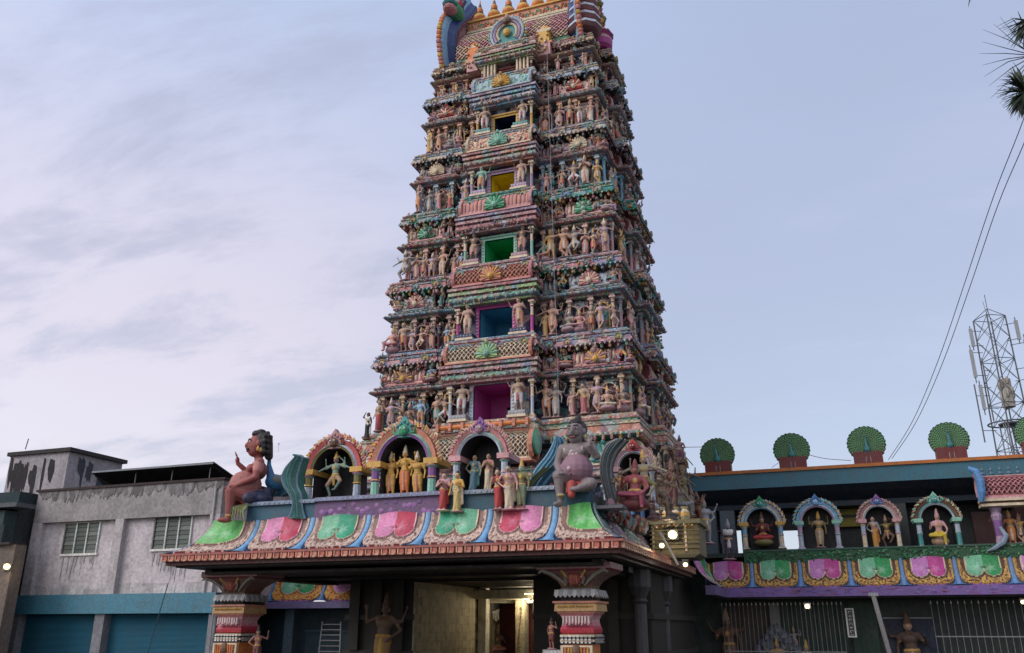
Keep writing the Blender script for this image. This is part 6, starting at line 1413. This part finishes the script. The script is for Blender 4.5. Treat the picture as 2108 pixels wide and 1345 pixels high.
mb = MB(); p = at(2103,215,PYP-.2); mb.blob(p,(.09,.12,.22),(.02,.022,.02),8,6); mb.blob(at(2118,205,PYP-.2),(.2,.2,.3),(.03,.03,.025),8,6); mb.build('crownshaft', pm)
def wire(name, pts, r, label):
    P2 = [at(*p) for p in pts]; out = []
    for i in range(len(P2)-1):
        p0 = P2[max(i-1,0)]; p1 = P2[i]; p2 = P2[i+1]; p3 = P2[min(i+2,len(P2)-1)]
        for k in range(6):
            t_ = k/6; out.append(.5*((2*p1)+(p2-p0)*t_+(2*p0-5*p1+4*p2-p3)*t_**2+(3*p1-p0-3*p2+p3)*t_**3))
    out.append(P2[-1]); mb = MB(); mb.tube(out, r, (.05,.05,.055), n=5); o = mb.build(name, org=P2[0]); return tag(o, label, 'wire')
wire('overhead_wire', [(1829,946,45.5),(1879,866,42),(1932,740,38),(1985,585,34),(2045,405,30),(2106,248,27),(2170,60,24)], .014, 'left one of the two long wires sweeping up to the palm')
wire('overhead_wire', [(1836,944,45.7),(1886,868,42),(1940,748,38),(1996,592,34),(2055,420,30),(2112,285,27),(2180,110,24)], .014, 'right one of the two long wires sweeping up to the palm')
wire('overhead_wire', [(1385,921,39),(1445,920,46.1)], .015, 'short wire between the tower and the first roof peacock')
wire('overhead_wire', [(1664,936,46.1),(1700,944,46.1),(1752,948,46.1)], .015, 'sagging wire between the second and third roof peacocks')
wire('overhead_wire', [(1589,962,46.1),(1602,953,46.1),(1610,948,46.1)], .012, 'short slanting wire left of the second roof peacock')
# ------------------------------------------------------------------ sky, sun
W_ = bpy.data.worlds.new("World"); sc.world = W_; W_.use_nodes = True
t = W_.node_tree; t.nodes.clear(); L = t.links.new
SUN_EL, SUN_AZ = math.radians(36), math.radians(-62)     # azimuth from +Y towards +X
out = N(t, 'ShaderNodeOutputWorld'); addn = N(t, 'ShaderNodeAddShader'); L(addn.outputs[0], out.inputs[0])
sky = N(t, 'ShaderNodeTexSky', sky_type='NISHITA', sun_disc=False, sun_elevation=SUN_EL, sun_rotation=SUN_AZ); sky.air_density = 1.2
b1 = N(t, 'ShaderNodeBackground', i_Strength=.05); L(sky.outputs[0], b1.inputs[0]); L(b1.outputs[0], addn.inputs[0])
tc = N(t, 'ShaderNodeTexCoord'); nm = N(t, 'ShaderNodeVectorMath', operation='NORMALIZE'); L(tc.outputs['Generated'], nm.inputs[0])
def dotr(v):
    n = N(t, 'ShaderNodeVectorMath', operation='DOT_PRODUCT'); n.inputs[1].default_value = Vector(v).normalized(); L(nm.outputs[0], n.inputs[0]); return n.outputs['Value']
def rng(src, a, b, c=0.0, d=1.0, sm=True):
    n = N(t, 'ShaderNodeMapRange', interpolation_type='SMOOTHSTEP' if sm else 'LINEAR', i_1=a, i_2=b, i_3=c, i_4=d); L(src, n.inputs[0]); return n.outputs[0]
def mixn(f, a, b):
    n = N(t, 'ShaderNodeMix', data_type='RGBA')
    for s_, i in ((f, 0), (a, 6), (b, 7)):
        if isinstance(s_, tuple): n.inputs[i].default_value = (*s_, 1)
        else: L(s_, n.inputs[i])
    return n.outputs[2]
glow = rng(dotr(ray(60, 620)), .80, 1.0); zen = rng(dotr((0,0,1)), .28, .75); lowh = rng(dotr((0,0,1)), .0, .25)
base = mixn(glow, (.455, .485, .63), (.79, .69, .77))
base = mixn(zen, base, mixn(rng(dotr(ray(60, 620)), .55, .95), (.44, .50, .70), (.52, .61, .84)))
back_ = rng(dotr((.1,-1,.35)), .15, .9); base = mixn(back_, base, (.86,.84,.92))  # sky behind the camera brightened as added fill for the fronts
# streaky clouds: noise on a flattened sky plane
sp = N(t, 'ShaderNodeSeparateXYZ'); L(nm.outputs[0], sp.inputs[0])
zc_ = N(t, 'ShaderNodeMath', operation='MAXIMUM', i_1=.0); L(sp.outputs[2], zc_.inputs[0]); za = N(t, 'ShaderNodeMath', operation='ADD', i_1=.22); L(zc_.outputs[0], za.inputs[0])
dv = []
for i in (0, 1):
    n = N(t, 'ShaderNodeMath', operation='DIVIDE'); L(sp.outputs[i], n.inputs[0]); L(za.outputs[0], n.inputs[1]); dv.append(n)
cb = N(t, 'ShaderNodeCombineXYZ'); L(dv[0].outputs[0], cb.inputs[0]); L(dv[1].outputs[0], cb.inputs[1])
mp = N(t, 'ShaderNodeMapping'); mp.inputs['Rotation'].default_value = (0, 0, math.radians(-25)); mp.inputs['Scale'].default_value = (1.0, 2.2, 1); L(cb.outputs[0], mp.inputs[0])
c1 = N(t, 'ShaderNodeTexNoise', i_Scale=1.5, i_Detail=12.0, i_Roughness=.63, i_Distortion=.25); L(mp.outputs[0], c1.inputs['Vector'])
c2 = N(t, 'ShaderNodeTexNoise', i_Scale=.9, i_Detail=4.0, i_Roughness=.5); L(cb.outputs[0], c2.inputs['Vector'])
left_ = rng(dotr(ray(150, 700)), .78, .97)
dk = N(t, 'ShaderNodeMath', operation='MULTIPLY'); L(rng(c1.outputs[0], .45, .62), dk.inputs[0]); L(rng(left_, 0, 1, .16, .62, False), dk.inputs[1])
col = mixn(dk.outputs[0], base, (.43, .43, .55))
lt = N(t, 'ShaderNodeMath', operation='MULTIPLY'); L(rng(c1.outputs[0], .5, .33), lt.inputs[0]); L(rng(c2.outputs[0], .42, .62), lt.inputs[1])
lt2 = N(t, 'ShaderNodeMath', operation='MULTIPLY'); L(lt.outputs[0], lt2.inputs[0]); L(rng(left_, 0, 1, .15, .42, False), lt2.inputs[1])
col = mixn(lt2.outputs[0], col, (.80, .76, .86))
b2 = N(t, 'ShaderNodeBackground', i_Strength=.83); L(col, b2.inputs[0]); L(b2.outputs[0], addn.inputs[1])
sd = bpy.data.lights.new('sun', 'SUN'); sd.energy = 1.9; sd.angle = math.radians(35); sd.color = (1, .95, .92)
so = bpy.data.objects.new('sun', sd); COL.objects.link(so)
SUN_AZ2 = math.radians(-135)
sky.sun_rotation = SUN_AZ2
dirv = Vector((math.sin(SUN_AZ2)*math.cos(SUN_EL), math.cos(SUN_AZ2)*math.cos(SUN_EL), math.sin(SUN_EL)))
so.rotation_euler = dirv.to_track_quat('Z', 'Y').to_euler()
vs = sc.view_settings; vs.view_transform = 'Standard'; vs.look = 'None'; vs.gamma = 1; vs.exposure = .04
sc.render.engine = 'CYCLES'
